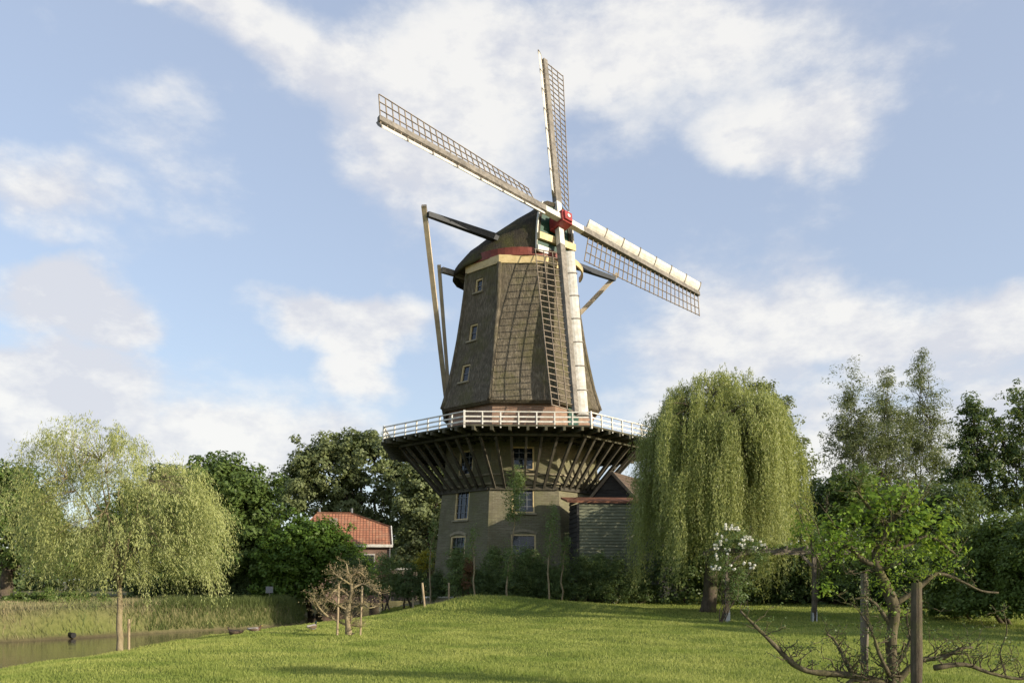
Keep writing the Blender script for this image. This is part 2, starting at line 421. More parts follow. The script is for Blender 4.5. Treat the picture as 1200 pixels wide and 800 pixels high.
def window(k, u, hw, z0, z1, levels, parent, nx_=3, nz=4, arch=False, inset=.07, frame_w=.09, fmat='cream', sill=True, depthcap=.2):
    n, t = fn(k), ft(k)
    ra, rb = Rlin(levels, z0) * CR, Rlin(levels, z1) * CR
    slope = (rb - ra) / (z1 - z0)
    upv = (V((0, 0, 1)) + n * slope).normalized(); outn = t.cross(upv).normalized()
    if outn.dot(n) < 0: outn = -outn
    def p(u_, z_, o): return C0 + n * (ra + slope * (z_ - z0)) + t * u_ + V((0, 0, z_)) + outn * o
    zm = (z0 + z1) / 2; hz = (z1 - z0) / 2
    fr = MB(); e = frame_w / 2
    for s in (-1, 1):
        fr.obox(p(u + s * (hw - e), zm, -inset), t, outn, upv, (e, .05, hz))
        fr.obox(p(u, zm + s * (hz - e), -inset), t, outn, upv, (hw - frame_w - .001, .049, e))
    w = fr.build('window', M[fmat], mill, MO)
    gm = MB()
    gm.obox(p(u, zm, -inset - .05), t, outn, upv, (hw - .01, .01, hz - .01))
    gm.build('pane', M['glass'], w, MO)
    bars = MB()
    for i in range(1, nx_):
        bars.obox(p(u - hw + 2 * hw * i / nx_, zm, -inset - .015), t, outn, upv, (.016 + .012 * (i * 2 == nx_), .022, hz - frame_w + .01))
    for j in range(1, nz):
        bars.obox(p(u, z0 + (z1 - z0) * j / nz, -inset - .017), t, outn, upv, (hw - frame_w + .01, .019, .015))
    bars.build('glazing_bars', M['lead'] if fmat == 'cream' else M['white'], w, MO)
    if sill:
        sm = MB(); sm.obox(p(u, z0 - .045, .02), t, outn, upv, (hw + .1, .09, .045)); sm.build('sill', M['stone'], w, MO)
    if arch:
        am = MB(); pr = []
        for i in range(9):
            a = -1 + 2 * i / 8
            pr.append((u + a * (hw + .05), z1 + .03 + .16 * (1 - a * a)))
        for (u0, za), (u1, zb) in zip(pr[:-1], pr[1:]):
            am.beam(p(u0, za, .012), p(u1, zb, .012), .06, .15, up=upv)
        am.build('brick_arch', M['stone'], w, MO)
baseL = [(5.6, -.4), (5.52, 1.2), (4.92, 6.9), (4.75, 8.27), (4.66, 9.6)]
opsF = {}
for k in range(8):
    opsF[k] = [(-.05, .62, 7.72, 9.05), (-.05, .62, 5.36, 6.88), (-.05, .68, 3.0, 4.22)]
opsF[7] = [(-.1, .56, 7.6, 9.02), (-.18, .56, 5.08, 6.8), (-.3, .6, 3.0, 4.2)]
opsF[1] = []
octwall(baseL, opsF).build('brick_base', M['brick'], mill, MO)
for k in (7, 0, 6, 2):
    for i, (u, hw, z0, z1) in enumerate(opsF[k]):
        window(k, u, hw, z0, z1, baseL, mill, 3, 4 if i < 2 else 2, arch=(i > 0))
# blind backing behind other openings
for k in (3, 4, 5):
    for (u, hw, z0, z1) in opsF[k]: window(k, u, hw, z0, z1, baseL, mill, 2, 3)
# string courses
def ring(levels_r, z, h, name, mat, parent=mill, inner=.3):
    mb = MB()
    outer = [octv(k, levels_r, z) for k in range(8)]; top = [octv(k, levels_r, z + h) for k in range(8)]
    inn = [octv(k, levels_r - inner, z) for k in range(8)]; itop = [octv(k, levels_r - inner, z + h) for k in range(8)]
    mb.loft([inn, outer, top, itop, inn], True, False)
    return mb.build(name, mat, parent, MO)
ring(5.06, 6.93, .10, 'brick_ledge', M['stone'])
ring(4.97, 7.45, .09, 'brick_ledge', M['stone'])
# neck above gallery
neckL = [(4.62, 9.6), (4.5, 11.7)]
mb = octwall(neckL, {}); mb.build('brick_neck', M['pinkbrick'], mill, MO)
# neck door opening is behind the rail on the dark side
dm = MB(); n, t = fn(1), ft(1)
dm.obox(C0 + n * (4.58 * CR) + t * -.2 + V((0, 0, 10.55)), t, n, (0, 0, 1), (.45, .05, .92))
door = dm.build('gallery_door', M['green'], mill, MO)
dh = MB(); dh.obox(C0 + n * (4.58 * CR + .07) + t * .15 + V((0, 0, 10.5)), t, n, (0, 0, 1), (.06, .02, .02)); dh.build('door_handle', M['lead'], door, MO)
# thatched body
bodyL = [(4.82, 11.42), (4.98, 11.55), (4.86, 11.9), (4.58, 12.8), (4.28, 14.1), (3.98, 15.6), (3.73, 17.1), (3.55, 18.4), (3.43, 19.56)]
wl = {}
mb = MB()
levels = bodyL
opsT = {7: [(-.22, .3, 18.2, 19.02), (-.3, .32, 15.35, 16.35), (-.5, .34, 12.95, 14.0)],
        1: [(.45, .22, 17.6, 18.3), (.2, .22, 14.9, 15.7)], 5: [(0, .3, 15.3, 16.3)], 3: [(0, .3, 15.3, 16.3)]}
body = MB()
mb = octwall([(r_, z) for r_, z in bodyL[1:]], opsT, .3)
mb.add([octv(k, 4.98, 11.55) for k in range(8)] + [octv(k, 4.80, 11.40) for k in range(8)] + [octv(k, 4.2, 11.5) for k in range(8)],
       [(k, (k + 1) % 8, 8 + (k + 1) % 8, 8 + k)[::-1] for k in range(8)] + [(8 + k, 8 + (k + 1) % 8, 16 + (k + 1) % 8, 16 + k)[::-1] for k in range(8)])
tb = mb.build('thatched_body', M['thatch'], mill, MO)
for k in opsT:
    for (u, hw, z0, z1) in opsT[k]:
        window(k, u, hw, z0, z1, bodyL[1:], mill, 1, 2, inset=.1, frame_w=.085, sill=True)
# ridges of rounded thatch on the corners
mb = MB()
for k in range(8):
    mb.tube([octv(k, r_ - .05, z) for r_, z in bodyL[1:]], [.14] * (len(bodyL) - 1), 8)
mb.build('corner_thatch', M['thatch'], tb, MO, smooth=True)
ring(3.50, 19.52, .45, 'cream_curb_band', M['cream'], inner=.5)
# red curb, round
def disc_ring(c, r0, r1, z0, z1, n=48):
    mb = MB(); rr = []
    for r_, z in ((r0, z0), (r1, z0), (r1, z1), (r0, z1), (r0, z0)):
        rr.append([c + V((r_ * math.cos(2 * math.pi * k / n), r_ * math.sin(2 * math.pi * k / n), z)) for k in range(n)])
    mb.loft(rr, True, False); return mb
mb = disc_ring(C0, 2.6, 3.3, 19.95, 20.4); mb.build('red_curb', M['red'], mill, MO)

# gallery
RS = 8.48
gm = MB()
rr = [[octv(k, r_, z) for k in range(8)] for r_, z in ((4.7, 9.50), (RS, 9.50), (RS, 9.585), (4.7, 9.585), (4.7, 9.50))]
gm.loft(rr, True, False)
gal = gm.build('gallery', M['darkwood'], mill, MO)
jm0 = None
for k in range(8):
    n, t = fn(k), ft(k)
    hwO, hwI, hwS = RS * SR, 4.7 * SR, 4.93 * SR
    for i in range(7):
        fr_ = -1 + 2 * (i + .5) / 7
        po = C0 + n * (RS * CR + .12) + t * (fr_ * hwO); pi_ = C0 + n * (4.3) + t * (fr_ * hwI)
        j = MB(); j.beam(pi_ + V((0, 0, 9.39)), po + V((0, 0, 9.39)), .13, .2); j.build('joist', M['darkwood'], gal, MO)
        ptop = C0 + n * (7.35 * CR + .0) + t * (fr_ * 7.35 * SR) + V((0, 0, 9.18))
        pbot = C0 + n * (4.97 * CR + .02) + t * (fr_ * hwS * .98) + V((0, 0, 6.72))
        s_ = MB(); s_.beam(pbot, ptop, .13, .15); s_.build('strut', M['strut'], gal, MO)
    # ring beams
    for rb_, zb_ in ((7.45, 9.24), (6.1, 9.25)):
        b_ = MB(); b_.beam(C0 + n * rb_ * CR - t * rb_ * SR * .985 + V((0, 0, zb_)), C0 + n * rb_ * CR + t * rb_ * SR * .985 + V((0, 0, zb_)), .16, .12 if rb_ < 7 else .13)
        b_.build('ring_beam', M['darkwood'], gal, MO)
    b_ = MB(); b_.beam(C0 + n * (4.97 * CR + .05) - t * 4.97 * SR * .98 + V((0, 0, 6.72)), C0 + n * (4.97 * CR + .05) + t * 4.97 * SR * .98 + V((0, 0, 6.72)), .1, .18)
    b_.build('wall_plate', M['strut'], gal, MO)
    # railing
    rr_ = RS - .1
    a, b = C0 + n * rr_ * CR - t * rr_ * SR, C0 + n * rr_ * CR + t * rr_ * SR
    rl = MB()
    for z, w_, h_ in ((10.25, .085, .055), (10.0, .035, .075), (9.76, .035, .085)):
        rl.beam(a + V((0, 0, z)), b + V((0, 0, z)), w_, h_)
    rail = rl.build('railing', M['white'], gal, MO)
    for i in range(7):
        p = a.lerp(b, i / 7)
        r_ = .1 if i == 0 else .065
        q = MB(); q.beam(p + n * .05 + V((0, 0, 9.42)), p + V((0, 0, 10.22 + (.09 if i == 0 else 0))), r_, r_, up=t)
        q.build('railing_post', M['white'], gal, MO)

# ---- cap
AZ = R(40.6); TL = R(14.9); PH = R(8.2)
W0 = V((math.sin(AZ), -math.cos(AZ), 0)); LV = V((-math.cos(AZ), -math.sin(AZ), 0)); UP = V((0, 0, 1))
def cp(f, l, z): return C0 + W0 * f + LV * l + UP * z
st = [(3.05, 1.40, 20.22, 23.3, .52), (2.4, 1.92, 20.25, 23.2, .74), (1.4, 2.7, 20.28, 22.95, .95), (.3, 3.35, 20.16, 22.6, 1.15), (-.9, 3.58, 20.02, 22.15, 1.2),
      (-2.0, 3.4, 19.92, 21.6, 1.2), (-2.9, 2.85, 19.9, 21.1, 1.1), (-3.5, 2.1, 19.9, 20.7, 1.0), (-3.85, 1.2, 19.95, 20.35, .9), (-3.95, .5, 20.0, 20.2, .8)]
def section(f, w, e, tz, pw, inset=0, nseg=18):
    pts = []
    for i in range(nseg + 1):
        a = math.pi * i / nseg
        cx = math.copysign(abs(math.cos(a)) ** pw, math.cos(a)); sz = math.sin(a) ** (1.15 if pw > .7 else .8)
        pts.append(cp(f, (w - inset) * cx, e + (tz - e - inset) * sz))
    return pts
cm = MB(); cm.loft([section(*s_) for s_ in st], False, False)
cm.loft([section(*s_, inset=.24)[::-1] for s_ in st], False, False)
for s0, s1 in zip(st[:-1], st[1:]):     # thick lower rim
    for side in (0, -1):
        q = [section(*s0)[side], section(*s0, inset=.24)[side], section(*s1, inset=.24)[side], section(*s1)[side]]
        dz = V((0, 0, -.14))
        cm.add([q[0], q[1], q[2], q[3], q[0] + dz, q[1] + dz * .6, q[2] + dz * .6, q[3] + dz], [(0, 4, 7, 3), (4, 5, 6, 7), (5, 1, 2, 6)])
f0 = section(*st[0]); f1 = section(*st[0], inset=.24)
cm.add(f0 + f1, [(i, i + 1, len(f0) + i + 1, len(f0) + i) for i in range(len(f0) - 1)])
cap = cm.build('cap', M['thatch'], mill, MO, smooth=True)
cap.data.materials[0] = None
mcap = M['thatch'].copy(); mcap.name = 'dark_cap_thatch'
for nd_ in mcap.node_tree.nodes:
    if nd_.type == 'VALTORGB' and len(nd_.color_ramp.elements) == 3:
        for e_, c_ in zip(nd_.color_ramp.elements, ((.035, .032, .03), (.06, .054, .048), (.12, .105, .085))): e_.color = (*c_, 1)
cap.data.materials[0] = mcap
# cap floor ring
mb = MB(); rr = [[cp(s_[0] * .93, l * (s_[1] - .2), s_[2] + .1) for l in (-1, 1)] for s_ in st]
for a_, b_ in zip(rr[:-1], rr[1:]): mb.add([a_[0], a_[1], b_[1], b_[0]], [(0, 1, 2, 3), (3, 2, 1, 0)][:1])
mb.build('cap_floor', M['darkwood'], cap, MO)
# front gable boards
gp = section(3.0, 1.36, 20.2, 23.2, .52)
mb = MB(); mb.add(gp + [p - W0 * .08 for p in gp], [tuple(range(len(gp))), tuple(range(len(gp), 2 * len(gp)))[::-1]])
mb.build('front_boarding', M['green'], cap, MO)
mb = MB(); vp = section(3.1, 1.45, 20.2, 23.42, .52)
for i in range(0, 6): mb.beam(vp[i], vp[i + 1], .07, .13, up=W0)
mb.build('white_verge', M['white'], cap, MO); mb = MB()
for i in range(12, 18): mb.beam(vp[i], vp[i + 1], .07, .13, up=W0)
mb.build('white_verge', M['white'], cap, MO)
mb = MB(); mb.obox(cp(3.2, 0, 21.02), LV, W0, UP, (1.42, .15, .19)); mb.build('cream_breast_beam', M['cream'], cap, MO)
mb = MB(); mb.obox(cp(3.12, .1, 20.55), LV, W0, UP, (1.35, .05, .2)); mb.build('lower_board', M['green'], cap, MO)
mb = MB(); mb.obox(cp(3.2, .95, 20.33), LV, W0, UP, (.5, .04, .18)); mb.build('white_panel', M['white'], cap, MO)
mb = MB()
for i in range(9):
    a0 = R(-62 + 50 * i / 9); a1 = R(-62 + 50 * (i + 1) / 9)
    mb.beam(C0 + (W0 * math.cos(a0) + LV * math.sin(a0)) * 3.75 + UP * 20.02, C0 + (W0 * math.cos(a1) + LV * math.sin(a1)) * 3.75 + UP * 20.02, .1, .3)
mb.build('curved_cream_board', M['cream'], cap, MO)

# hub, sails
H = V((2.80, 47.52, 22.05))
WN = V((math.sin(AZ) * math.cos(TL), -math.cos(AZ) * math.cos(TL), math.sin(TL)))
BV = (UP - WN * UP.dot(WN)).normalized()
mb = MB(); mb.tube([H - WN * 1.6, H - WN * .3], [.30, .33], 16); sh = mb.build('windshaft', M['red'], mill, MO, smooth=False)
mb = MB()
sa = LV * math.cos(PH) + BV * math.sin(PH); sb = -LV * math.sin(PH) + BV * math.cos(PH)
mb.obox(H, sa, sb, WN, (.36, .36, .50))
mb.obox(H + WN * .56, sa, sb, WN, (.27, .27, .06))
mb.obox(H - WN * .45, sa, sb, WN, (.43, .43, .08))
ph_ = mb.build('poll_end', M['pollred'], mill, MO)
mb = MB(); mb.tube([H + WN * .62, H + WN * .66], [.11, .11], 12); mb.build('poll_boss', M['white'], ph_, MO)
L = 12.0
def airfoil(sv, tv, nv, r0, r1, th0, th1):
    prof = [(.20, -.13), (.20, -.05), (.38, .10), (.55, .20), (.70, .25), (.74, .22), (.63, .12), (.45, -.01)]
    def ringp(r_, th):
        c = tv * math.cos(th) - nv * math.sin(th); up = nv * math.cos(th) + tv * math.sin(th)
        return [H2 + sv * r_ - c * a + up * b for a, b in prof]
    return [ringp(r0, th0), ringp(r1, th1)]
for q in range(4):
    ang = PH + q * math.pi / 2
    sv = LV * math.cos(ang) + BV * math.sin(ang); tv = -LV * math.sin(ang) + BV * math.cos(ang); nv = WN
    H2 = H + WN * (.20 if q % 2 == 0 else -.20)
    nm = MB()
    nm.beam(H2 + sv * 1.45, H2 + sv * L, .38, .34, up=nv, w1=.29, h1=.22)
    sail = nm.build('sail', M['stock'], mill, MO)
    rt = MB(); rt.beam(H2 + sv * .1, H2 + sv * 1.5, .355, .335, up=nv, w1=.35, h1=.32); rt.build('painted_root', M['white'], sail, MO)
    tw = lambda r_: R(21 - 17 * (r_ - 1.9) / 10)
    la = MB()
    def lp(r_, u_):
        th = tw(r_); return H2 + sv * r_ + (tv * math.cos(th) - nv * math.sin(th)) * u_
    nb = 27
    for i in range(nb):
        r_ = 2.0 + (L - .1 - 2.0) * i / (nb - 1)
        la.beam(lp(r_, -.25), lp(r_, 1.62), .042, .05, up=sv)
    for u_ in (.58, 1.1, 1.6):
        for i in range(8):
            ra, rb = 2.0 + (L - 2.1) * i / 8, 2.0 + (L - 2.1) * (i + 1) / 8
            la.beam(lp(ra, u_) + nv * .03, lp(rb, u_) + nv * .03, .035, .045, up=nv)
    la.build('lattice', M['lath'], sail, MO)
    np_ = 7
    for i in range(np_):
        ra = 1.75 + (L - 1.75) * i / np_ + .02; rb = 1.75 + (L - 1.75) * (i + 1) / np_ - .02
        bm = MB(); bm.loft(airfoil(sv, tv, nv, ra, rb, tw(max(ra, 1.9)) * .5, tw(rb) * .5), True, True)
        bm.build('leading_board', M['white'], sail, MO)
        br = MB(); rg = airfoil(sv, tv, nv, rb - .01, rb + .05, tw(rb) * .5, tw(rb) * .5)
        cen = sum(rg[0], V()) / len(rg[0])
        br.loft([[cen + (p - cen) * 1.22 for p in r2] for r2 in rg], True, True); br.build('board_bracket', M['stock'], sail, MO)
# tail beams
zs_ = 21.25
mb = MB(); EL, ER = cp(.95, 7.35, zs_), cp(.95, -7.35, zs_)
mb.beam(EL, cp(.95, 2, zs_), .24, .26, w1=.38, h1=.40); mb.beam(cp(.95, 2, zs_), cp(.95, -2, zs_), .38, .40); mb.beam(cp(.95, -2, zs_), ER, .38, .40, w1=.24, h1=.26)
mb.build('long_cross_beam', M['tar'], mill, MO)
SL, SRt = cp(-2.2, 4.15, 19.95), cp(-2.2, -4.15, 19.95)
mb = MB(); mb.beam(SL, SRt, .26, .3); mb.build('short_cross_beam', M['stock'], mill, MO)
T = cp(-6.6, 0, 10.6)
mb = MB(); mb.beam(cp(-3.2, 0, 20.0), T - UP * .6 - W0 * .3, .36, .36, w1=.28, h1=.28); mb.build('tail_pole', M['spar'], mill, MO)
for P_, off in ((EL, .14), (ER, .14)):
    d_ = (T - P_).normalized()
    mb = MB(); mb.beam(P_ - d_ * .55 + W0 * -.25, T + W0 * -.25, .26, .24); mb.build('long_brace', M['spar'], mill, MO)
for P_ in (SL, SRt):
    d_ = (T - P_).normalized()
    mb = MB(); mb.beam(P_ - d_ * .35 + W0 * -.25, T + UP * .8 + W0 * -.2, .2, .2); mb.build('short_brace', M['spar'], mill, MO)

# ------------------------------------------------------------------ shed and barn
def clad_wall(mb, a, b, z0, z1a, z1b, nrm_, pitch=.12):
    """overlapping boards from a to b (xy), top may slope"""
    a, b = V((a[0], a[1], 0)), V((b[0], b[1], 0)); n = V(nrm_).normalized()
    z = z0
    while z < max(z1a, z1b) - .01:
        zt = z + pitch
        ta, tb = min(zt, z1a), min(zt, z1b)
        if ta <= z and tb <= z: break
        ta, tb = max(ta, z), max(tb, z)
        mb.add([a + V((0, 0, z)) + n * .055, b + V((0, 0, z)) + n * .055, b + V((0, 0, tb)) + n * .006, a + V((0, 0, ta)) + n * .006,
                a + V((0, 0, z)), b + V((0, 0, z))], [(0, 1, 2, 3), (4, 5, 1, 0)])
        z += pitch
sx0, sx1, sy0, sy1 = 3.36, 7.4, 42.6, 45.0
shed = thing('timber_shed', (5.2, 43.6, gz(5.2, 43.6)), 'low shed of narrow grey green boards against the brick base of the windmill', 'shed')
SO = shed.location.copy()
mb = MB(); clad_wall(mb, (sx0, sy0), (sx1, sy0), .2, 5.6, 5.55, (0, -1, 0), .16)
mb.build('clapboard_front', M['clap'], shed, SO)
mb = MB(); clad_wall(mb, (sx0 - .25, sy1), (sx0, sy0), .2, 6.0, 5.6, (-1, -.1, 0), .25)
clad_wall(mb, (sx1, sy0), (sx1, sy1), .2, 5.55, 6.0, (1, 0, 0), .25)
mb.build('side_boards', M['barnboard'], shed, SO)
mb = MB(); mb.add([(sx0 - .55, sy0 - .12, 5.66), (sx1 + .2, sy0 - .12, 5.60), (sx1 + .2, sy1, 6.05), (sx0 - .75, sy1, 6.08),
                   (sx0 - .55, sy0 - .12, 5.76), (sx1 + .2, sy0 - .12, 5.70), (sx1 + .2, sy1, 6.15), (sx0 - .75, sy1, 6.18)],
                  [(3, 2, 1, 0), (4, 5, 6, 7), (0, 1, 5, 4), (1, 2, 6, 5), (2, 3, 7, 6), (3, 0, 4, 7)])
mb.build('roof', M['barntrim'], shed, SO)
mb = MB(); mb.box((sx0, sy0 - .05, 2.9), (.06, .03, 2.68)); mb.build('corner_board', M['barnboard'], shed, SO)
# barn
ba = V((5.54, 46.2, 0)); gd = V((.87, -.5, 0)).normalized(); rd = V((.5, .87, 0)).normalized(); hwb = 1.45; ze, za = 6.05, 7.62
barn = thing('barn', (ba.x, ba.y, gz(ba.x, ba.y)), 'barn with steep black boarded gable rising behind the grey green shed', 'barn')
BO = barn.location.copy()
mb = MB()
nb = 16
for i in range(nb):
    z0_ = .3 + (za - .3) * i / nb * 1.0; z1_ = .3 + (za - .3) * (i + 1) / nb
    def hwz(z): return hwb if z < ze else hwb * (za - z) / (za - ze)
    w0, w1 = hwz(z0_), hwz(z1_)
    A = [ba - gd * w0 + UP * z0_ - rd * .03, ba + gd * w0 + UP * z0_ - rd * .03, ba + gd * w1 + UP * z1_ - rd * .004, ba - gd * w1 + UP * z1_ - rd * .004]
    mb.add(A, [(0, 1, 2, 3)])
for s in (-1, 1):
    p = ba + gd * hwb * s
    mb.add([p + UP * .3, p + rd * 7 + UP * .3, p + rd * 7 + UP * ze, p + UP * ze], [(0, 1, 2, 3)])
mb.build('boarded_wall', M['barnboard'], barn, BO)
m, nt, out = newmat('brown_roof_tiles')
w = nt.nodes.new('ShaderNodeTexBrick'); tc = nt.nodes.new('ShaderNodeUVMap'); nt.links.new(tc.outputs[0], w.inputs[0])
w.inputs['Scale'].default_value = 1; w.inputs['Brick Width'].default_value = .25; w.inputs['Row Height'].default_value = .3; w.inputs['Mortar Size'].default_value = .02; w.offset = 0
for nm_, c_ in (('Color1', (.14, .10, .07)), ('Color2', (.10, .075, .055)), ('Mortar', (.04, .03, .025))): w.inputs[nm_].default_value = (*c_, 1)
principled(nt, out, w.outputs[0], .85, bump(nt, w.outputs['Fac'], -.5, .03)); M['browntile'] = m
for s in (-1, 1):
    mb = MB(); o_ = .18
    sl = V(gd * s * hwb) + UP * (ze - za); sl.normalize(); ln = math.hypot(hwb, za - ze) + .2
    p0 = ba - rd * .12 + UP * (za + .03); p1 = p0 + rd * 7.4
    nn = sl.cross(rd).normalized(); nn = nn if nn.z > 0 else -nn
    q = [p0, p1, p1 + sl * ln, p0 + sl * ln]
    mb.add(q + [v_ + nn * .08 for v_ in q], [(4, 5, 6, 7), (0, 1, 2, 3), (0, 4, 7, 3), (2, 3, 7, 6), (0, 1, 5, 4), (1, 2, 6, 5)],
           [[(0, 0), (7.4, 0), (7.4, ln), (0, ln)]] + [None] * 5)
    mb.build('roof', M['browntile'], barn, BO)
    mb = MB(); mb.beam(p0 - rd * .03 + nn * .02, p0 - rd * .03 + sl * ln + nn * .02, .05, .16, up=nn); mb.build('bargeboard', M['post'], barn, BO)

# ------------------------------------------------------------------ brick house
m, nt, out = newmat('red_pantiles')
uvn = nt.nodes.new('ShaderNodeUVMap')
w = nt.nodes.new('ShaderNodeTexBrick'); nt.links.new(uvn.outputs[0], w.inputs[0]); w.offset = 0
w.inputs['Scale'].default_value = 1; w.inputs['Brick Width'].default_value = .25; w.inputs['Row Height'].default_value = .33; w.inputs['Mortar Size'].default_value = .03
for nm_, c_ in (('Color1', (.46, .20, .11)), ('Color2', (.34, .14, .08)), ('Mortar', (.12, .05, .03))): w.inputs[nm_].default_value = (*c_, 1)
n2 = noise(nt, 1.6, 5, .7)
c = mixc(nt, ramp(nt, n2, [(.45, (0,) * 3), (.7, (.6,) * 3)]), w.outputs[0], (.33, .21, .13))
principled(nt, out, c, .8, bump(nt, w.outputs['Fac'], -.6, .04)); M['pantile'] = m
hx0, hx1, hy0, hyr, hy1, hze, hzr = -17.5, -9.55, 66.0, 69.5, 73.0, 4.5, 7.3
house = thing('brick_house', (-13.5, 69.5, .5), 'brick house with orange red pantile roof and white gutter left of the windmill', 'house')
HO = house.location.copy()
def wallq(mb, p0, p1, z0, z1):
    ln = (V(p1) - V(p0)).length
    mb.add([(p0[0], p0[1], z0), (p1[0], p1[1], z0), (p1[0], p1[1], z1), (p0[0], p0[1], z1)], [(0, 1, 2, 3)], [[(0, z0), (ln, z0), (ln, z1), (0, z1)]])
mb = MB(); ov = .3
wallq(mb, (hx0, hy0 + ov), (hx1 - .15, hy0 + ov), 0, hze + .1); wallq(mb, (hx1 - .15, hy0 + ov), (hx1 - .15, hy1), 0, hze)
mb.add([(hx1 - .15, hy0 + ov, hze), (hx1 - .15, hy1 - ov, hze), (hx1 - .15, hyr + 1.45, 6.1), (hx1 - .15, hyr - 1.45, 6.1)], [(0, 1, 2, 3)], [[(0, 0), (6, 0), (4, 1.6), (2, 1.6)]])
wallq(mb, (hx0, hy1), (hx1 - .15, hy1), 0, hze); wallq(mb, (hx0, hy0 + ov), (hx0, hy1), 0, hze)
mb.build('wall', M['housebrick'], house, HO)
mb = MB()
hh_ = V((hx1, hyr - 1.5, hzr - 1.2)); hb_ = V((hx1, hyr + 1.5, hzr - 1.2)); re = V((hx1 - 3.2, hyr, hzr)); rs = V((hx0 + 2.0, hyr, hzr))
fl, fr2 = V((hx0 - .2, hy0, hze)), V((hx1 + .1, hy0, hze)); bl, br2 = V((hx0 - .2, hy1, hze)), V((hx1 + .1, hy1, hze))
def uvp(p, s=1): return (p.x, p.z * 1.6)
mb.add([fl, fr2, hh_, re, rs], [(0, 1, 2, 3, 4)], [[uvp(p) for p in (fl, fr2, hh_, re, rs)]])
mb.add([bl, br2, hb_, re, rs], [(4, 3, 2, 1, 0)], [[uvp(p) for p in (rs, re, hb_, br2, bl)]])
mb.add([hh_, hb_, re], [(0, 1, 2)], [[(p.y, p.x) for p in (hh_, hb_, re)]])
mb.add([fl, bl, rs], [(0, 2, 1)], [[(p.y, p.z * 1.6) for p in (fl, rs, bl)]])
rf = mb.build('roof', M['pantile'], house, HO)
mb = MB(); mb.beam(rs, re, .22, .14); mb.beam(re, hh_, .2, .12); mb.build('ridge_tiles', M['pantile'], rf, HO)
for x_ in (-15.3, -12.7):
    mb = MB(); mb.tube([(x_, hyr, hzr - .1), (x_, hyr, hzr + .4)], [.09, .09], 10); mb.build('vent_pipe', M['lead'], rf, HO)
mb = MB(); mb.box((-14.1, 68.0, 6.35), (.3, .3, .4)); mb.build('chimney', M['housebrick'], rf, HO)
mb = MB(); mb.box(((hx0 + hx1) / 2, hy0 - .05, hze - .02), ((hx1 - hx0) / 2 + .15, .09, .11)); mb.build('gutter', M['white'], house, HO)
mb = MB(); mb.beam(V((hx1 + .12, hy0, hze)), hh_ + V((.05, 0, 0)), .08, .26, up=(0, -.6, .8)); mb.build('bargeboard', M['white'], house, HO)
mb = MB(); mb.tube([(hx1 - .1, hy0 + .2, .2), (hx1 - .1, hy0 + .2, hze)], [.05, .05], 8); mb.build('downpipe', M['lead'], house, HO)
mb = MB()
for s in (-1, 1): mb.box((-11.3 + s * .45, hy0 + .27, 3.0), (.05, .05, .8)); mb.box((-11.3, hy0 + .27, 3.0 + s * .8), (.5, .051, .05))
wn = mb.build('window', M['white'], house, HO)
mb = MB(); mb.box((-11.3, hy0 + .28, 3.0), (.45, .03, .78)); mb.build('pane', M['glass'], wn, HO)
house.rotation_euler.z = R(9)
_c = V((hx1, hy0, .5)); _d = HO - _c; _m = Matrix.Rotation(R(9), 3, 'Z'); house.location = _c + _m @ _d
# low white wall
mb = MB(); mb.box((-7.95, 61.5, 1.4), (.95, .12, 1.15)); o = mb.build('garden_wall', M['housebrick'])
tag(o, 'low brick garden wall with white coping right of the house', 'wall')
mb = MB(); mb.box((-7.95, 61.5, 2.6), (1.02, .18, .07)); mb.build('coping', M['white'], o)

# ------------------------------------------------------------------ trees
def branch_path(a, b, n=6, wob=.06, sag=0):
    a, b = V(a), V(b); L_ = (b - a).length; pts = []
    for i in range(n + 1):
        t = i / n
        p = a.lerp(b, t) + V((random.uniform(-1, 1), random.uniform(-1, 1), random.uniform(-.5, .5))) * wob * L_ * math.sin(math.pi * min(t * 1.1, 1)) + V((0, 0, -sag * math.sin(math.pi * t) * L_))
        pts.append(p)
    pts[0] = a
    return pts
def taper(r0, r1, n): return [r0 + (r1 - r0) * i / n for i in range(n + 1)]
def lobes_world(lobes, Y):
    out_ = []
    for l in lobes:
        px, py, rx, ry = l[:4]; dy = l[4] if len(l) > 4 else 0
        yy = Y + dy; c = at(px, py, yy)
        out_.append((np.array(c), rx / F * yy, (rx + ry) / 2 / F * yy * (l[5] if len(l) > 5 else 1), ry / F * yy))
    return out_
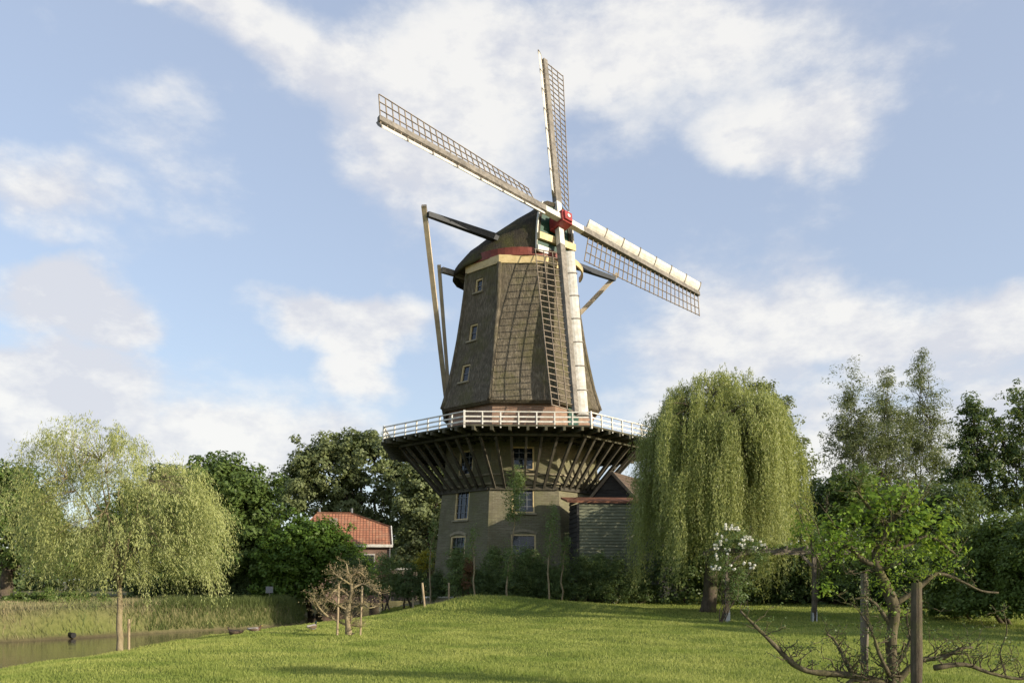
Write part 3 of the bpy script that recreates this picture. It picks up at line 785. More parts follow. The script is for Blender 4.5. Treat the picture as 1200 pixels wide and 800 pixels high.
def crown(lobes, n, clump, leaf, aspect=.6, shell=(.6, 1.0), up=.35, droop=.0, inner=.15, zflat=.7):
    vols = np.array([(a * b * c) ** (2 / 3) for _, a, b, c in lobes]); vols /= vols.sum()
    cs, ns = [], []
    for (c, a, b, d_), w in zip(lobes, vols):
        k = max(20, int(n * w)); area = 4 * (a * b + b * d_ + a * d_) / 3 * 3.14
        nc = max(8, int(area / (clump * clump * 2.2)))
        u = nrm(rng.normal(size=(nc, 3))); u[:, 2] = np.where(u[:, 2] < -.65, -u[:, 2], u[:, 2])
        rf_ = rng.uniform(*shell, (nc, 1)) * (1 + .16 * rng.normal(size=(nc, 1)))
        cc = c + u * rf_ * np.array([a, b, d_])
        sz = rng.uniform(.6, 1.4, nc)
        idx = rng.integers(0, nc, k)
        off = rng.normal(size=(k, 3)); off = off / np.linalg.norm(off, axis=1, keepdims=True) * (rng.uniform(.25, 1, (k, 1)) ** .5)
        p = cc[idx] + off * clump * sz[idx][:, None] * np.array([1, 1, zflat])
        nn = off * .7 + u[idx] * .35 + rng.normal(size=(k, 3)) * .38 + np.array([0, 0, up])
        cs.append(p); ns.append(nn)
        ki = int(k * inner)
        if ki:
            q = rng.normal(size=(ki, 3)); q = nrm(q) * rng.uniform(0, .75, (ki, 1)) ** .5
            cs.append(c + q * np.array([a, b, d_])); ns.append(rng.normal(size=(ki, 3)) + np.array([0, 0, .5]))
    c_ = np.concatenate(cs); n_ = np.concatenate(ns); k = len(c_)
    a_ = rng.normal(size=(k, 3)); a_[:, 2] -= droop
    Ls = leaf * rng.uniform(.6, 1.3, k)
    return leafquads(c_, n_, a_, Ls, Ls * aspect)
def tree(name, label, cat, base, lobes, Y, n, clump, leaf, lmat, tr=.25, bmat='bark', fork=.35, group=None, stems=1, twigs=2, world=None, limbf=.5, **kw):
    lw = world if world else lobes_world(lobes, Y)
    base = V(base); t_ = thing(name, base, label, cat, group)
    top = sum((V(l[0]) for l in lw), V()) / len(lw)
    tm = MB()
    for s in range(stems):
        b0 = base + V((random.uniform(-1, 1) * .35 * (stems > 1), random.uniform(-1, 1) * .35 * (stems > 1), -.15))
        fk = base.lerp(V((top.x * .6 + base.x * .4, top.y * .6 + base.y * .4, top.z)), fork)
        fk.z = base.z + (top.z - base.z) * fork * 1.2
        if stems > 1: fk += V((random.uniform(-.5, .5), random.uniform(-.4, .4), 0))
        pts = branch_path(b0, fk, 6, .03)
        rs_ = taper(tr * 1.15, tr * .72, 6); rs_[0] = tr * 1.5
        tm.tube(pts, rs_, 10)
        mine = lw if stems == 1 else [lw[i] for i in range(len(lw)) if i % stems == s % max(1, len(lw))] or lw[:1]
        for l in mine:
            c = V(l[0]); e = c + V((0, 0, l[3] * .35))
            pts = branch_path(fk - V((0, 0, .1)), e, 7, .07); tm.tube(pts, taper(tr * limbf, tr * .08, 7), 7)
            for _ in range(twigs):
                u = V((random.gauss(0, 1), random.gauss(0, 1), random.gauss(.3, .8))).normalized()
                tip = c + V((u.x * l[1], u.y * l[2], u.z * l[3])) * .85
                st_ = pts[random.randint(3, 6)]
                tm.tube(branch_path(st_, tip, 5, .08), taper(tr * .22, tr * .04, 5), 5)
    tm.build('trunk', M[bmat], t_, base, smooth=True)
    npmesh('crown', crown(lw, n, clump, leaf, **kw), 4, M[lmat], t_, base)
    return t_
G1 = 'trees on the far bank left of the mill'
tree('chestnut_tree', 'broad dark green chestnut dome behind the pale young willow, left of the tiled house', 'tree', on(262, 50),
     [(250, 600, 62, 58), (290, 615, 48, 60, -1), (215, 625, 42, 55), (262, 575, 50, 38), (300, 650, 40, 42, -1.5), (235, 655, 55, 38, -1)], 50, 52000, .5, .26, 'lf_chest', .38, aspect=.5, group=G1)
tree('chestnut_tree', 'dark chestnut tree whose top shows just behind the broad dome, left of it', 'tree', on(200, 60),
     [(200, 590, 40, 46), (165, 610, 38, 40), (225, 590, 30, 36), (140, 640, 40, 36)], 60, 26000, .6, .28, 'lf_chest', .35, aspect=.5, group=G1)
tree('chestnut_tree', 'dark leafy tree at the left edge of the photo behind the hedge', 'tree', on(5, 44),
     [(10, 610, 48, 56), (45, 640, 34, 45), (-35, 600, 60, 60), (25, 580, 30, 32), (75, 650, 36, 34, 3)], 44, 34000, .5, .24, 'lf_chest', .35, aspect=.5, group=G1)
tree('alder_tree', 'medium green bushy tree leaning over the water in front of the tiled roof', 'tree', on(370, 52),
     [(350, 650, 44, 42), (385, 655, 36, 40), (330, 665, 34, 35), (365, 628, 30, 22), (415, 672, 28, 28), (345, 690, 50, 22)], 47.5, 36000, .38, .19, 'lf_bush', .22, group=G1, stems=2)
tree('poplar_tree', 'large grey green poplar crown filling the gap between chestnut dome and windmill', 'tree', on(440, 82),
     [(385, 555, 42, 42), (440, 548, 42, 38), (475, 585, 34, 46), (355, 580, 30, 42), (495, 620, 26, 44), (410, 600, 40, 30), (455, 640, 46, 30), (412, 530, 30, 20)],
     82, 62000, .75, .32, 'lf_far', .5, group=G1, aspect=.7, inner=.05)
tree('poplar_tree', 'grey green poplar partly hidden by the left side of the gallery', 'tree', on(505, 76),
     [(495, 590, 28, 50), (515, 640, 24, 44), (480, 650, 24, 36), (510, 560, 22, 30)], 76, 22000, .7, .3, 'lf_far', .4, group=G1, aspect=.7, inner=.05)
# undergrowth beneath the far bank trees
for (px, py, rx, ry, Y, lab) in ((60, 706, 66, 11, 40, 'low clipped hedge on the far bank behind the young willow'), (205, 690, 60, 20, 50, 'dark undergrowth below the broad chestnut'),
                                 (300, 692, 45, 18, 49, 'undergrowth beside the small sign on the far bank')):
    w_ = lobes_world([(px, py, rx, ry)], Y)
    tree('hedge', lab, 'hedge', on(px, Y), None, Y, 12000, .25, .13, 'lf_dark' if Y > 45 else 'lf_hazel', .05, world=[(w_[0][0], w_[0][1], 1.0, w_[0][3])], fork=.5, group='hedges on the far bank')

# shrub row before the mill
GS = 'shrubs in a row at the foot of the windmill'
row = [(415, 680, 26, 28, 45, 'lf_dark', 'dark shrub left end of the row, behind the small trained tree'),
       (452, 678, 28, 30, 44.5, 'lf_shrub', 'rounded green shrub below the house, right of the small trained tree'),
       (480, 685, 20, 26, 44, 'lf_dark', 'dark green shrub just left of the yellow shrub'),
       (540, 675, 20, 32, 42, 'lf_shrub', 'green shrub beside the rust coloured shrub, left corner of the mill'),
       (583, 672, 24, 30, 42, 'lf_shrub', 'bushy green shrub behind the crest of the mound'),
       (618, 672, 22, 32, 41.8, 'lf_shrub', 'green shrub under the arched ground floor window'),
       (678, 682, 20, 30, 41, 'lf_dark', 'dark shrub against the left corner of the grey green shed'),
       (718, 684, 26, 30, 40.6, 'lf_dark', 'dark shrub between the shed and the weeping willow'),
       (750, 690, 18, 24, 40.8, 'lf_dark', 'dark low shrub half under the weeping willow'),
       (600, 690, 26, 20, 41.0, 'lf_dark', 'low dark shrub in the row below the arched window, nearest the mound crest'),
       (564, 690, 18, 22, 41.2, 'lf_dark', 'low dark shrub just right of the rust coloured shrub'),
       (636, 684, 18, 28, 41.6, 'lf_dark', 'dark shrub around the taller pale stemmed young tree'),
       (698, 676, 22, 26, 41.9, 'lf_shrub', 'green shrub touching the front boards of the shed'),
       (515, 690, 14, 20, 43.5, 'lf_dark', 'low dark shrub at the left foot of the brick base'),
       (655, 688, 16, 22, 41.3, 'lf_shrub', 'small dark green shrub between the two slender stems')]
for px, py, rx, ry, Y, lm, lab in row:
    b = on(px, Y); tree('shrub', lab, 'shrub', b, [(px, py, rx, ry), (px - rx * .4, py + ry * .4, rx * .7, ry * .5), (px + rx * .4, py + ry * .3, rx * .7, ry * .6), (px + random.uniform(-8, 8), py - ry * .5, rx * .5, ry * .6)],
                    Y, 9000, .2, .10, lm, .05, group=GS, stems=3, fork=.4, aspect=.4, droop=.2, shell=(.4, 1.05))
tree('shrub', 'narrow rust brown shrub in the row at the foot of the windmill', 'shrub', on(548, 41.3), [(548, 680, 9, 20), (550, 665, 6, 14)], 41.3, 2200, .16, .09, 'lf_rust', .03, group=GS, stems=2, aspect=.4)
tree('shrub', 'yellow flowering shrub left of the brick base', 'shrub', on(497, 52), [(497, 657, 10, 11), (493, 664, 9, 8), (500, 650, 6, 6)], 52, 2600, .2, .12, 'lf_yellow', .05, stems=2)
# slender young trees
GY = 'slender young trees at the foot of the windmill'
for px, yb, cx, cy, rx, ry, n, Y, lab in ((601, 700, 604, 583, 15, 36, 2600, 41.5, 'slender young tree with sparse crown before the middle front window'),
                                    (643, 712, 646, 625, 11, 36, 900, 39.4, 'thin pale stemmed young tree in front of the brick corner, taller one'),
                                    (594, 716, 597, 660, 8, 22, 500, 39.0, 'thin pale stem at the crest of the mound'),
                                    (658, 712, 662, 650, 9, 26, 500, 40.4, 'thin leaning stem beside the shed'),
                                    (557, 700, 553, 640, 10, 24, 450, 40.2, 'thin young tree behind the rust coloured shrub'),
                                    (503, 706, 506, 640, 7, 36, 500, 42.5, 'thin young tree left of the brick base')):
    tree('young_tree', lab, 'tree', on(px, Y), [(cx, cy, rx, ry), (cx + 3, cy - ry * .6, rx * .6, ry * .5), (cx - 2, cy + ry * .6, rx * .8, ry * .4)], Y, n, .16, .10, 'lf_shrub', .045, 'palebark', group=GY, fork=.75, inner=.3, shell=(.2, 1), aspect=.45)

# right background
GR = 'trees behind the garden on the right'
tree('poplar_tree', 'grey green tree whose side shows right behind the weeping willow', 'tree', on(915, 62), [(900, 505, 34, 42), (930, 545, 24, 40), (905, 590, 50, 50), (890, 470, 22, 26), (940, 600, 24, 40), (860, 560, 50, 60)], 62, 26000, .55, .22, 'lf_grey', .3, group=GR, inner=.05)
for i, (px, lob, lab) in enumerate(((1005, [(995, 470, 16, 38), (1010, 515, 22, 36), (985, 510, 14, 26), (1003, 560, 24, 26)], 'airy grey green willow tree, left of the three tall ones behind the pear crown'),
                    (1042, [(1035, 480, 18, 34), (1046, 520, 24, 36), (1040, 450, 10, 18), (1040, 560, 26, 24)], 'airy grey green willow tree, middle of the three tall ones behind the pear crown'),
                    (1082, [(1078, 450, 15, 34), (1092, 495, 20, 34), (1070, 505, 20, 34), (1080, 422, 8, 14), (1100, 540, 24, 34)], 'airy grey green willow tree, tallest and rightmost of the three behind the pear crown'))):
    tree('airy_willow', lab, 'tree', on(px, 50 + i), lob + [(px - 8, 530, 34, 50), (px + 6, 580, 40, 34)], 50 + i, 21000, .42, .165, 'lf_grey', .14, group=GR, inner=.0, aspect=.32, shell=(.1, 1.25), stems=2, twigs=4, fork=.3, limbf=.35)
for px, lob, lab in ((1145, [(1140, 505, 18, 34), (1150, 545, 28, 36), (1125, 560, 20, 30), (1138, 480, 9, 18), (1155, 590, 40, 26)], 'dark open tree between the airy willows and the right edge'),
                    (1200, [(1200, 490, 22, 36), (1185, 530, 26, 36), (1215, 550, 40, 50), (1195, 585, 34, 26), (1168, 500, 10, 18)], 'dark open tree cut by the right edge of the photo')):
    tree('dark_tree', lab, 'tree', on(px, 44), lob, 44, 13000, .36, .18, 'lf_dark', .15, group=GR, inner=.02, aspect=.5, shell=(.1, 1.3), twigs=5, fork=.35)
back = [(852, 622, 46, 78, 40.6, 'lf_dark', 'tall dark bush added unseen behind the weeping willow to shade the shed'), (806, 628, 46, 84, 41.0, 'lf_dark', 'dark bush added behind the hanging willow leaves to keep sun off the shed'), (965, 600, 30, 40, 43, 'lf_dark', 'dark evergreen bush right of the weeping willow'), (1000, 590, 34, 40, 42, 'lf_hazel', 'green bush behind the pergola posts'),  # first two are added, hidden by the willow, to shade the shed
        (1050, 610, 44, 46, 42, 'lf_dark', 'dark bush behind the bright pear crown'), (1110, 610, 40, 44, 40, 'lf_dark', 'dark bush left of the hazel hedge'),
        (935, 650, 34, 56, 41, 'lf_dark', 'dark bush in the pergola opening'), (985, 665, 40, 46, 40.5, 'lf_dark', 'dark bush behind the right pergola post'),
        (1045, 675, 44, 40, 39.5, 'lf_dark', 'dark bush behind the foreground tree trunk'), (890, 670, 34, 42, 42.5, 'lf_dark', 'dark bush low behind the white rose'), (1090, 680, 40, 38, 37, 'lf_dark', 'low dark bush right of the foreground tree')]
for px, py, rx, ry, Y, lm, lab in back:
    tree('bush', lab, 'bush', on(px, Y), [(px, py, rx, ry), (px - rx * .4, py + ry * .4, rx * .7, ry * .55), (px + rx * .4, py + ry * .3, rx * .7, ry * .6), (px, 694, rx * 1.1, 22)], Y, 14000, .34, .16, lm, .08, group='dark bushes behind the pergola', stems=2, fork=.3)
hz = [(1335, 650, 60, 60, 24, 'hazel bush beyond the right edge of the photo, middle of the row'), (1430, 640, 66, 66, 21, 'hazel bush beyond the right edge of the photo, nearest the camera'), (1175, 655, 50, 52, 29, 'tall hazel bush at the right edge, the one nearest the lawn'), (1130, 665, 34, 52, 31, 'hazel bush right of the foreground tree, behind the taller one'), (1230, 650, 50, 58, 27, 'hazel bush cut by the right edge of the photo')]
for px, py, rx, ry, Y, lab in hz:
    tree('hazel_bush', lab, 'bush', on(px, Y), [(px, py, rx, ry), (px - rx * .45, py + ry * .35, rx * .7, ry * .6), (px + rx * .4, py + ry * .45, rx * .7, ry * .5), (px, py - ry * .35, rx * .6, ry * .6), (px - rx * .5, py + ry * .8, rx * .5, ry * .3), (px, 703, rx * 1.15, 24), (px - rx * .7, 708, rx * .6, 20)],
         Y, 24000, .26, .125, 'lf_hazel', .07, group='hazel bushes at the right', stems=3, fork=.3)

def woodland(name, label, px0, px1, Y, ztop, step, n, lmat, leaf):
    lb = []; x_ = (px0 - 600) / F * Y
    while x_ < (px1 - 600) / F * Y:
        h_ = ztop * random.uniform(.65, 1.1); lb.append((np.array([x_, Y + random.uniform(-2, 2), h_ * .45]), step * random.uniform(.6, 1), 1.8, h_ * .55)); x_ += step * .8
    c_ = crown(lb, n, .8, leaf, aspect=.6, inner=.5)
    o = npmesh(name, c_, 4, M[lmat], None, (0, Y, 0), 'stuff'); o['label'] = label; o['category'] = 'trees'
woodland('woodland', 'dark far wood behind the trees on the left', -150, 580, 95, 6.5, 3.0, 26000, 'lf_dark', .5)
woodland('woodland', 'dark far wood behind the garden on the right', 690, 1330, 66, 5.5, 2.6, 26000, 'lf_dark', .4)
# ---- weeping willows
def willow(name, label, base, Cx, Cy, Zc, rad, hang, nb, nst, lmat, bmat, tr, leafL, leafW, seedz=0, group=None, wind=(0, 0), lean=0, stepl=.055, ground=.4, tipcurl=.25, dome=.93, vary=.36, fork=.42, tight=1.0, irr=.0, extra=()):
    base = V(base); t_ = thing(name, base, label, 'willow tree', group); tm = MB()
    fk = V((base.x + (Cx - base.x) * .5, base.y + (Cy - base.y) * .5, base.z + (Zc - base.z) * fork))
    tm.tube(branch_path(base - V((0, 0, .15)), fk, 7, .02), [tr * 1.45] + taper(tr * 1.05, tr * .75, 6), 12)
    mains = []
    for i in range(9):
        a = 2 * math.pi * i / 9 + random.uniform(-.3, .3); e = random.uniform(.35, 1.0)
        tip = V((Cx + math.cos(a) * rad[0] * .62 * e, Cy + math.sin(a) * rad[1] * .62 * e, Zc + rad[2] * (1.05 - .5 * e * e) * .85))
        pts = branch_path(fk, tip, 7, .05, -.08); tm.tube(pts, taper(tr * .5, tr * .07, 7), 7); mains.append(pts)
    C_, N_, A_ = [], [], []
    for b in range(nb + len(extra)):
        # bundle root on the dome
        a = rng.uniform(0, 2 * np.pi); rr_ = math.sqrt(rng.uniform(.0, 1.0)) * 1.0
        k_ = rng.uniform(.8, 1.17) * (1 + irr * math.sin(a * 3 + 1.1) + irr * math.sin(a * 5 + .4)); rz = math.sqrt(max(0, 1 - (rr_ * dome) ** 2)) * (1.06 - rng.uniform(0, vary) ** 1.3)
        p0 = np.array([Cx + math.cos(a) * rad[0] * rr_ * k_, Cy + math.sin(a) * rad[1] * rr_ * k_, Zc + rad[2] * rz - (1 - rz) * .3])
        if b >= nb: p0 = np.array(extra[b - nb])
        mn = min(mains, key=lambda m_: min((V(p0) - q).length for q in m_[2:]))
        q0 = min(mn[2:], key=lambda q: (V(p0) - q).length)
        arc = branch_path(q0, V(p0), 5, .05, -.1); tm.tube(arc, taper(tr * .11, tr * .03, 5), 5)
        outd = np.array([math.cos(a), math.sin(a), 0]) * (.35 + rr_ * .65)
        if b >= nb:
            od0 = p0 - np.array([Cx, Cy, Zc]); od0[2] = 0; rr_ = min(1, np.linalg.norm(od0) / rad[0]); outd = od0 / max(np.linalg.norm(od0), .1) * (.4 + .6 * rr_)
        bl = rng.uniform(*hang) * (.55 + .55 * rr_)
        for s in range(nst):
            st_ = p0 + rng.normal(size=3) * np.array([.24, .24, .3]) * rad[0] / 4 * tight
            Ls = bl * rng.uniform(.45, 1.12)
            zmin = gz(float(st_[0]), float(st_[1])) + ground * rng.uniform(.35, 1.9)
            n_ = max(6, int(Ls / stepl)); t = np.arange(n_) * stepl
            od = outd + rng.normal(size=3) * .25; od[2] = 0
            hx = np.minimum(1, t / 1.2)
            spread = (1 - np.exp(-t * 1.3))[:, None] * od * tipcurl * rad[0] * .55
            wv = np.stack([wind[0] * (t / max(Ls, .1)) ** 1.3, wind[1] * (t / max(Ls, .1)), 0 * t], 1) * rng.uniform(.4, 1.2)
            lift = rng.uniform(.1, .45) * np.exp(-t * 1.1) * np.minimum(1, t * 4)
            p = st_ + spread + wv + np.stack([.06 * np.sin(t * 2.1 + b), .06 * np.cos(t * 1.7 + s), -t * (1 - .45 * np.exp(-t * 1.6)) + lift], 1)
            p = p[p[:, 2] > zmin]
            if len(p) < 4: continue
            C_.append(p + rng.normal(size=p.shape) * .035)
            nn = rng.normal(size=p.shape) * .75 + od * .9 + np.array([0, 0, .35]); N_.append(nn)
            aa = rng.normal(size=p.shape) * .38 + np.array([0, 0, -1.0]) + od * .25; A_.append(aa)
    C_, N_, A_ = map(np.concatenate, (C_, N_, A_)); k = len(C_)
    Ls = leafL * rng.uniform(.6, 1.25, k)
    tm.build('trunk', M[bmat], t_, base, smooth=True)
    npmesh('crown', leafquads(C_, N_, A_, Ls, leafW * rng.uniform(.7, 1.2, k), .1), 4, M[lmat], t_, base)
    return t_, k
WY = 34.6
wc = at(838, 560, WY)
t_, k1 = willow('weeping_willow', 'large weeping willow with curtains of yellow green leaves right of the windmill', on(830, WY), wc.x, WY, 6.2, (2.85, 2.85, 3.7), (1.6, 5.0), 330, 24, 'lf_willow', 'bark', .3, .15, .030, stepl=.065, dome=.86, vary=1.25, ground=.6, tipcurl=.26, tight=.8, irr=.04, extra=[tuple(at(x_, y_, WY + d_)) for x_, y_, d_ in ((800, 462, 0), (815, 452, .6), (846, 438, .2), (872, 440, -.4), (890, 452, .3), (786, 474, -.3), (912, 474, .1), (925, 500, -.3), (775, 495, .4), (858, 446, 1), (900, 478, -1), (830, 448, -.7), (932, 530, .2), (765, 520, 0), (760, 560, -.5), (820, 520, -2.6), (860, 540, -2.7), (890, 520, -2.4), (800, 560, -2.7), (840, 490, -2.3), (880, 580, -2.6))])
YY = 22.6
yc = at(136, 600, YY)
ex = []
for px, py, rx, ry, k_ in ((100, 520, 50, 26, 22), (62, 545, 34, 34, 16), (150, 545, 50, 34, 30), (190, 580, 46, 36, 34), (110, 585, 70, 42, 44), (50, 600, 26, 40, 16),
                           (225, 605, 28, 28, 24), (150, 630, 66, 36, 46), (85, 640, 46, 34, 28), (232, 645, 20, 18, 10), (200, 655, 40, 22, 22), (130, 668, 60, 14, 18)):
    for _ in range(k_):
        a_ = rng.uniform(0, 2 * np.pi); q_ = math.sqrt(rng.uniform(0, 1)); dz_ = rng.uniform(-1, 1) * 1.7 * (1 - .5 * q_)
        ex.append(tuple(at(px + rx * q_ * math.cos(a_), py + ry * q_ * math.sin(a_), YY + dz_)))
t_, k2 = willow('young_willow', 'young pale willow with slender trunk on the lawn at the water edge', on(140, YY), yc.x + .1, YY, 3.2, (2.2, 2.0, 2.2), (.7, 1.4), 0, 12, 'lf_young', 'palebark', .085, .10, .02, stepl=.036, ground=.95, tipcurl=.56, wind=(.08, 0), fork=.5, extra=ex, tight=1.0)
lw = on(-4, 26.5)
t_, k3 = willow('young_willow', 'pale leaning willow trunk with drooping leaves at the left edge', on(4, 27), at(-68, 600, 27).x, 27, 3.4, (2.2, 2.0, 1.6), (1.0, 2.2), 26, 8, 'lf_young', 'palebark', .12, .105, .024, stepl=.055, ground=.9, tipcurl=.5)
print('willow leaves', k1, k2, k3)

# ------------------------------------------------------------------ foreground trained tree
def twiggy(mb, pts, r0, r1, ntw, tl, up=.5, seg=5):
    n = len(pts) - 1; mb.tube(pts, [q_ * random.uniform(.86, 1.22) for q_ in taper(r0, r1, n)], 9); tips = []
    for _ in range(ntw):
        i = random.randint(1, n); p = pts[i]
        u = V((random.gauss(0, .8), random.gauss(0, .5), random.gauss(up, .5))).normalized()
        l = tl * random.uniform(.3, 1.2); e = p + u * l
        bp = branch_path(p, e, 5, .12); rr_ = max(.004, (r0 + (r1 - r0) * i / n) * .35)
        mb.tube(bp, taper(rr_, .003, 5), 5); tips.append(e)
        for _ in range(3):
            q = bp[random.randint(2, 5)]; e2 = q + V((random.gauss(0, 1), random.gauss(0, .7), random.gauss(.4, .7))).normalized() * l * random.uniform(.15, .5)
            mb.tube(branch_path(q, e2, 3, .15), taper(max(.0035, rr_ * .5), .002, 3), 4); tips.append(e2)
    return tips
def smoothpath(pts, k=3):
    pts = [V(p) for p in pts]; o = []
    for i in range(len(pts) - 1):
        p0, p1, p2, p3 = pts[max(i - 1, 0)], pts[i], pts[i + 1], pts[min(i + 2, len(pts) - 1)]
        for j in range(k):
            t = j / k; t2, t3 = t * t, t ** 3
            o.append(.5 * ((2 * p1) + (p2 - p0) * t + (2 * p0 - 5 * p1 + 4 * p2 - p3) * t2 + (3 * p1 - p0 - 3 * p2 + p3) * t3))
    o.append(pts[-1]); return o
FY = 11.0
fb = on(1043, FY); ft_ = thing('pear_tree', fb, 'gnarled trained pear tree with bright leaves and low bare arms in the right foreground', 'fruit tree')
tm = MB(); tips = []
def fp(px, py, dy=0): return at(px, py, FY + dy)
tips += twiggy(tm, smoothpath([fb - V((0, 0, .1)), fp(1046, 790), fp(1044, 750), fp(1048, 715), fp(1040, 690), fp(1030, 668), fp(1026, 650), fp(1035, 632), fp(1042, 610)]), .085, .036, 26, .4)
tips += twiggy(tm, smoothpath([fp(1028, 664), fp(1010, 655), fp(992, 640), fp(975, 655, .2), fp(962, 668, .3)]), .04, .012, 8, .4)
tips += twiggy(tm, smoothpath([fp(1040, 615), fp(1020, 596), fp(1004, 575, -.2)]), .035, .01, 8, .4)
tips += twiggy(tm, smoothpath([fp(1041, 612), fp(1058, 590), fp(1064, 565, .2)]), .035, .01, 8, .4)
tips += twiggy(tm, smoothpath([fp(1030, 645), fp(1060, 640), fp(1085, 628), fp(1108, 640), fp(1125, 655)]), .035, .012, 9, .4)
tips += twiggy(tm, smoothpath([fp(1048, 708), fp(1075, 690), fp(1098, 672), fp(1125, 680), fp(1150, 692), fp(1170, 694)]), .035, .01, 9, .35)
tips += twiggy(tm, smoothpath([fp(1045, 735), fp(1030, 712), fp(1015, 700), fp(1000, 702)]), .03, .01, 6, .3)
# low arms
LA = [(fp(1040, 800), fp(1010, 793), fp(982, 789), fp(952, 787), fp(930, 778), fp(912, 760), fp(896, 744), fp(882, 730), fp(868, 716))]
tips += twiggy(tm, smoothpath(LA[0]), .05, .015, 34, .36, .8)
tips += twiggy(tm, smoothpath([fp(1000, 791), fp(990, 772), fp(978, 750, .1), fp(968, 742, .1)]), .035, .010, 20, .34)
tips += twiggy(tm, smoothpath([fp(1048, 802), fp(1075, 775), fp(1105, 770), fp(1125, 760), fp(1140, 758)]), .045, .012, 28, .36)
tips += twiggy(tm, smoothpath([fp(1042, 790, -.2), fp(1030, 765, -.3), fp(1022, 740, -.35), fp(1006, 715, -.3)]), .03, .006, 22, .4)
tips += twiggy(tm, smoothpath([fp(1050, 780, .2), fp(1066, 750, .3), fp(1062, 720, .35), fp(1070, 700, .3)]), .03, .006, 22, .4)
tips += twiggy(tm, smoothpath([fp(1095, 782), fp(1130, 778), fp(1160, 788), fp(1195, 795), fp(1225, 790)]), .04, .012, 30, .4, .7)
tips += twiggy(tm, smoothpath([fp(1045, 812), fp(1020, 800), fp(1000, 796), fp(990, 806)]), .05, .03, 10, .25)
tips += twiggy(tm, smoothpath([fp(1180, 795), fp(1172, 765), fp(1180, 740), fp(1176, 715)]), .012, .004, 8, .25)
for a, b in (((963, 668), (930, 585)), ((975, 655), (948, 600)), ((1035, 660), (1046, 590)), ((1036, 640), (1018, 580)), ((1050, 640), (1058, 572)), ((1046, 650), (1092, 560)), ((1010, 655), (960, 590))):
    tips += twiggy(tm, branch_path(fp(*a), fp(*b, random.uniform(-.3, .3)), 6, .05), .012, .004, 3, .25)
tm.build('trunk', M['applebark'], ft_, fb, smooth=True)
lb = [(1048, 592, 34, 24), (1082, 603, 26, 24), (1018, 596, 24, 24), (1060, 622, 44, 20), (1108, 618, 18, 18), (1064, 573, 16, 14), (998, 612, 20, 24), (975, 628, 16, 24), (1020, 640, 30, 22), (1090, 640, 28, 18), (1035, 572, 12, 12)]
cv = crown(lobes_world(lb, FY), 1500, .15, .076, aspect=.62, shell=(.1, 1.25), inner=.1, up=.6)
lb2 = [(1040, 650, 34, 26), (1035, 685, 30, 20), (985, 650, 24, 22), (1090, 640, 22, 20), (1070, 672, 22, 16), (962, 640, 20, 30), (968, 690, 10, 26), (1110, 665, 22, 24), (1050, 720, 14, 16), (940, 620, 16, 24)]
cv2 = crown(lobes_world(lb2, FY), 2000, .13, .055, aspect=.45, shell=(.1, 1.1), inner=.1, up=.5)
tp = np.array([tuple(p) for p in tips]); tp = np.repeat(tp, 3, 0) + rng.normal(size=(len(tp) * 3, 3)) * .025
cv3 = leafquads(tp, rng.normal(size=tp.shape) + np.array([0, 0, .6]), rng.normal(size=tp.shape), .045 * rng.uniform(.6, 1.2, len(tp)), .02)
npmesh('crown', np.concatenate([cv, cv2]), 4, M['lf_bright'], ft_, fb)
npmesh('spur_leaves', cv3, 4, M['lf_rose'], ft_, fb)
GP = 'wooden posts supporting the foreground pear tree'
def roundpost(name, label, cat, b, h, r_, mat, group=None, lean=(0, 0)):
    mb = MB(); b = V(b); n = 7
    mb.tube([b + V((lean[0] * t, lean[1] * t, -.15 + (h + .15) * t)) for t in [i / n for i in range(n + 1)]], [r_ * random.uniform(.93, 1.05) for i in range(n)] + [r_ * .9], 12)
    o = mb.build(name, M[mat], None, b, smooth=False); tag(o, label, cat, group); return o
p_ = fp(1011, 680, .25); b_ = on(1013, 11.25); roundpost('wooden_post', 'thin grey wooden post left of the pear trunk in the foreground', 'post', b_, 1.72, .052, 'post', GP)
b_ = on(1074, 10.3); roundpost('wooden_post', 'thick brown wooden post right of the pear trunk in the foreground', 'post', b_, 1.6, .066, 'bark', GP)

# small trained tree with stakes
SY = 25.0
sb_ = on(409, SY); st2 = thing('small_fruit_tree', sb_, 'small bare trained fruit tree tied between two stakes on the lawn', 'fruit tree')
tm = MB(); sp_ = lambda px, py, dy=0: at(px, py, SY + dy); tips = []
tips += twiggy(tm, smoothpath([sb_ - V((0, 0, .1)), sp_(408, 735), sp_(407, 720), sp_(411, 700), sp_(412, 688), sp_(408, 672), sp_(406, 660)]), .10, .018, 36, .42)
for path in ([(406, 732), (395, 727), (385, 722), (372, 716), (366, 700)], [(408, 715), (395, 708), (383, 702), (378, 692)], [(411, 700), (398, 690), (388, 695), (380, 706)],
             [(411, 690), (425, 684), (436, 690), (446, 696)], [(409, 712), (425, 708), (433, 712), (443, 709)], [(408, 732), (418, 733), (424, 735)], [(410, 684), (398, 676), (392, 672)], [(410, 676), (420, 670), (428, 676)], [(384, 722), (374, 712), (369, 703), (368, 696)]):
    tips += twiggy(tm, smoothpath([sp_(*q, random.uniform(-.25, .25) * i) for i, q in enumerate(path)]), .035, .010, 30, .32)
tm.build('trunk', M['palebark'], st2, sb_, smooth=True)
tp = np.array([tuple(p) for p in tips]); tp = np.repeat(tp, 3, 0) + rng.normal(size=(len(tp) * 3, 3)) * .04
npmesh('crown', leafquads(tp[::2], rng.normal(size=tp[::2].shape) + np.array([0, 0, .6]), rng.normal(size=tp[::2].shape), .045, .025), 4, M['lf_tan'], st2, sb_)
roundpost('wooden_stake', 'left one of the two pale stakes at the small bare fruit tree', 'stake', on(395, 24.9), 1.55, .035, 'stake', 'stakes of the small fruit tree', (.05, 0))
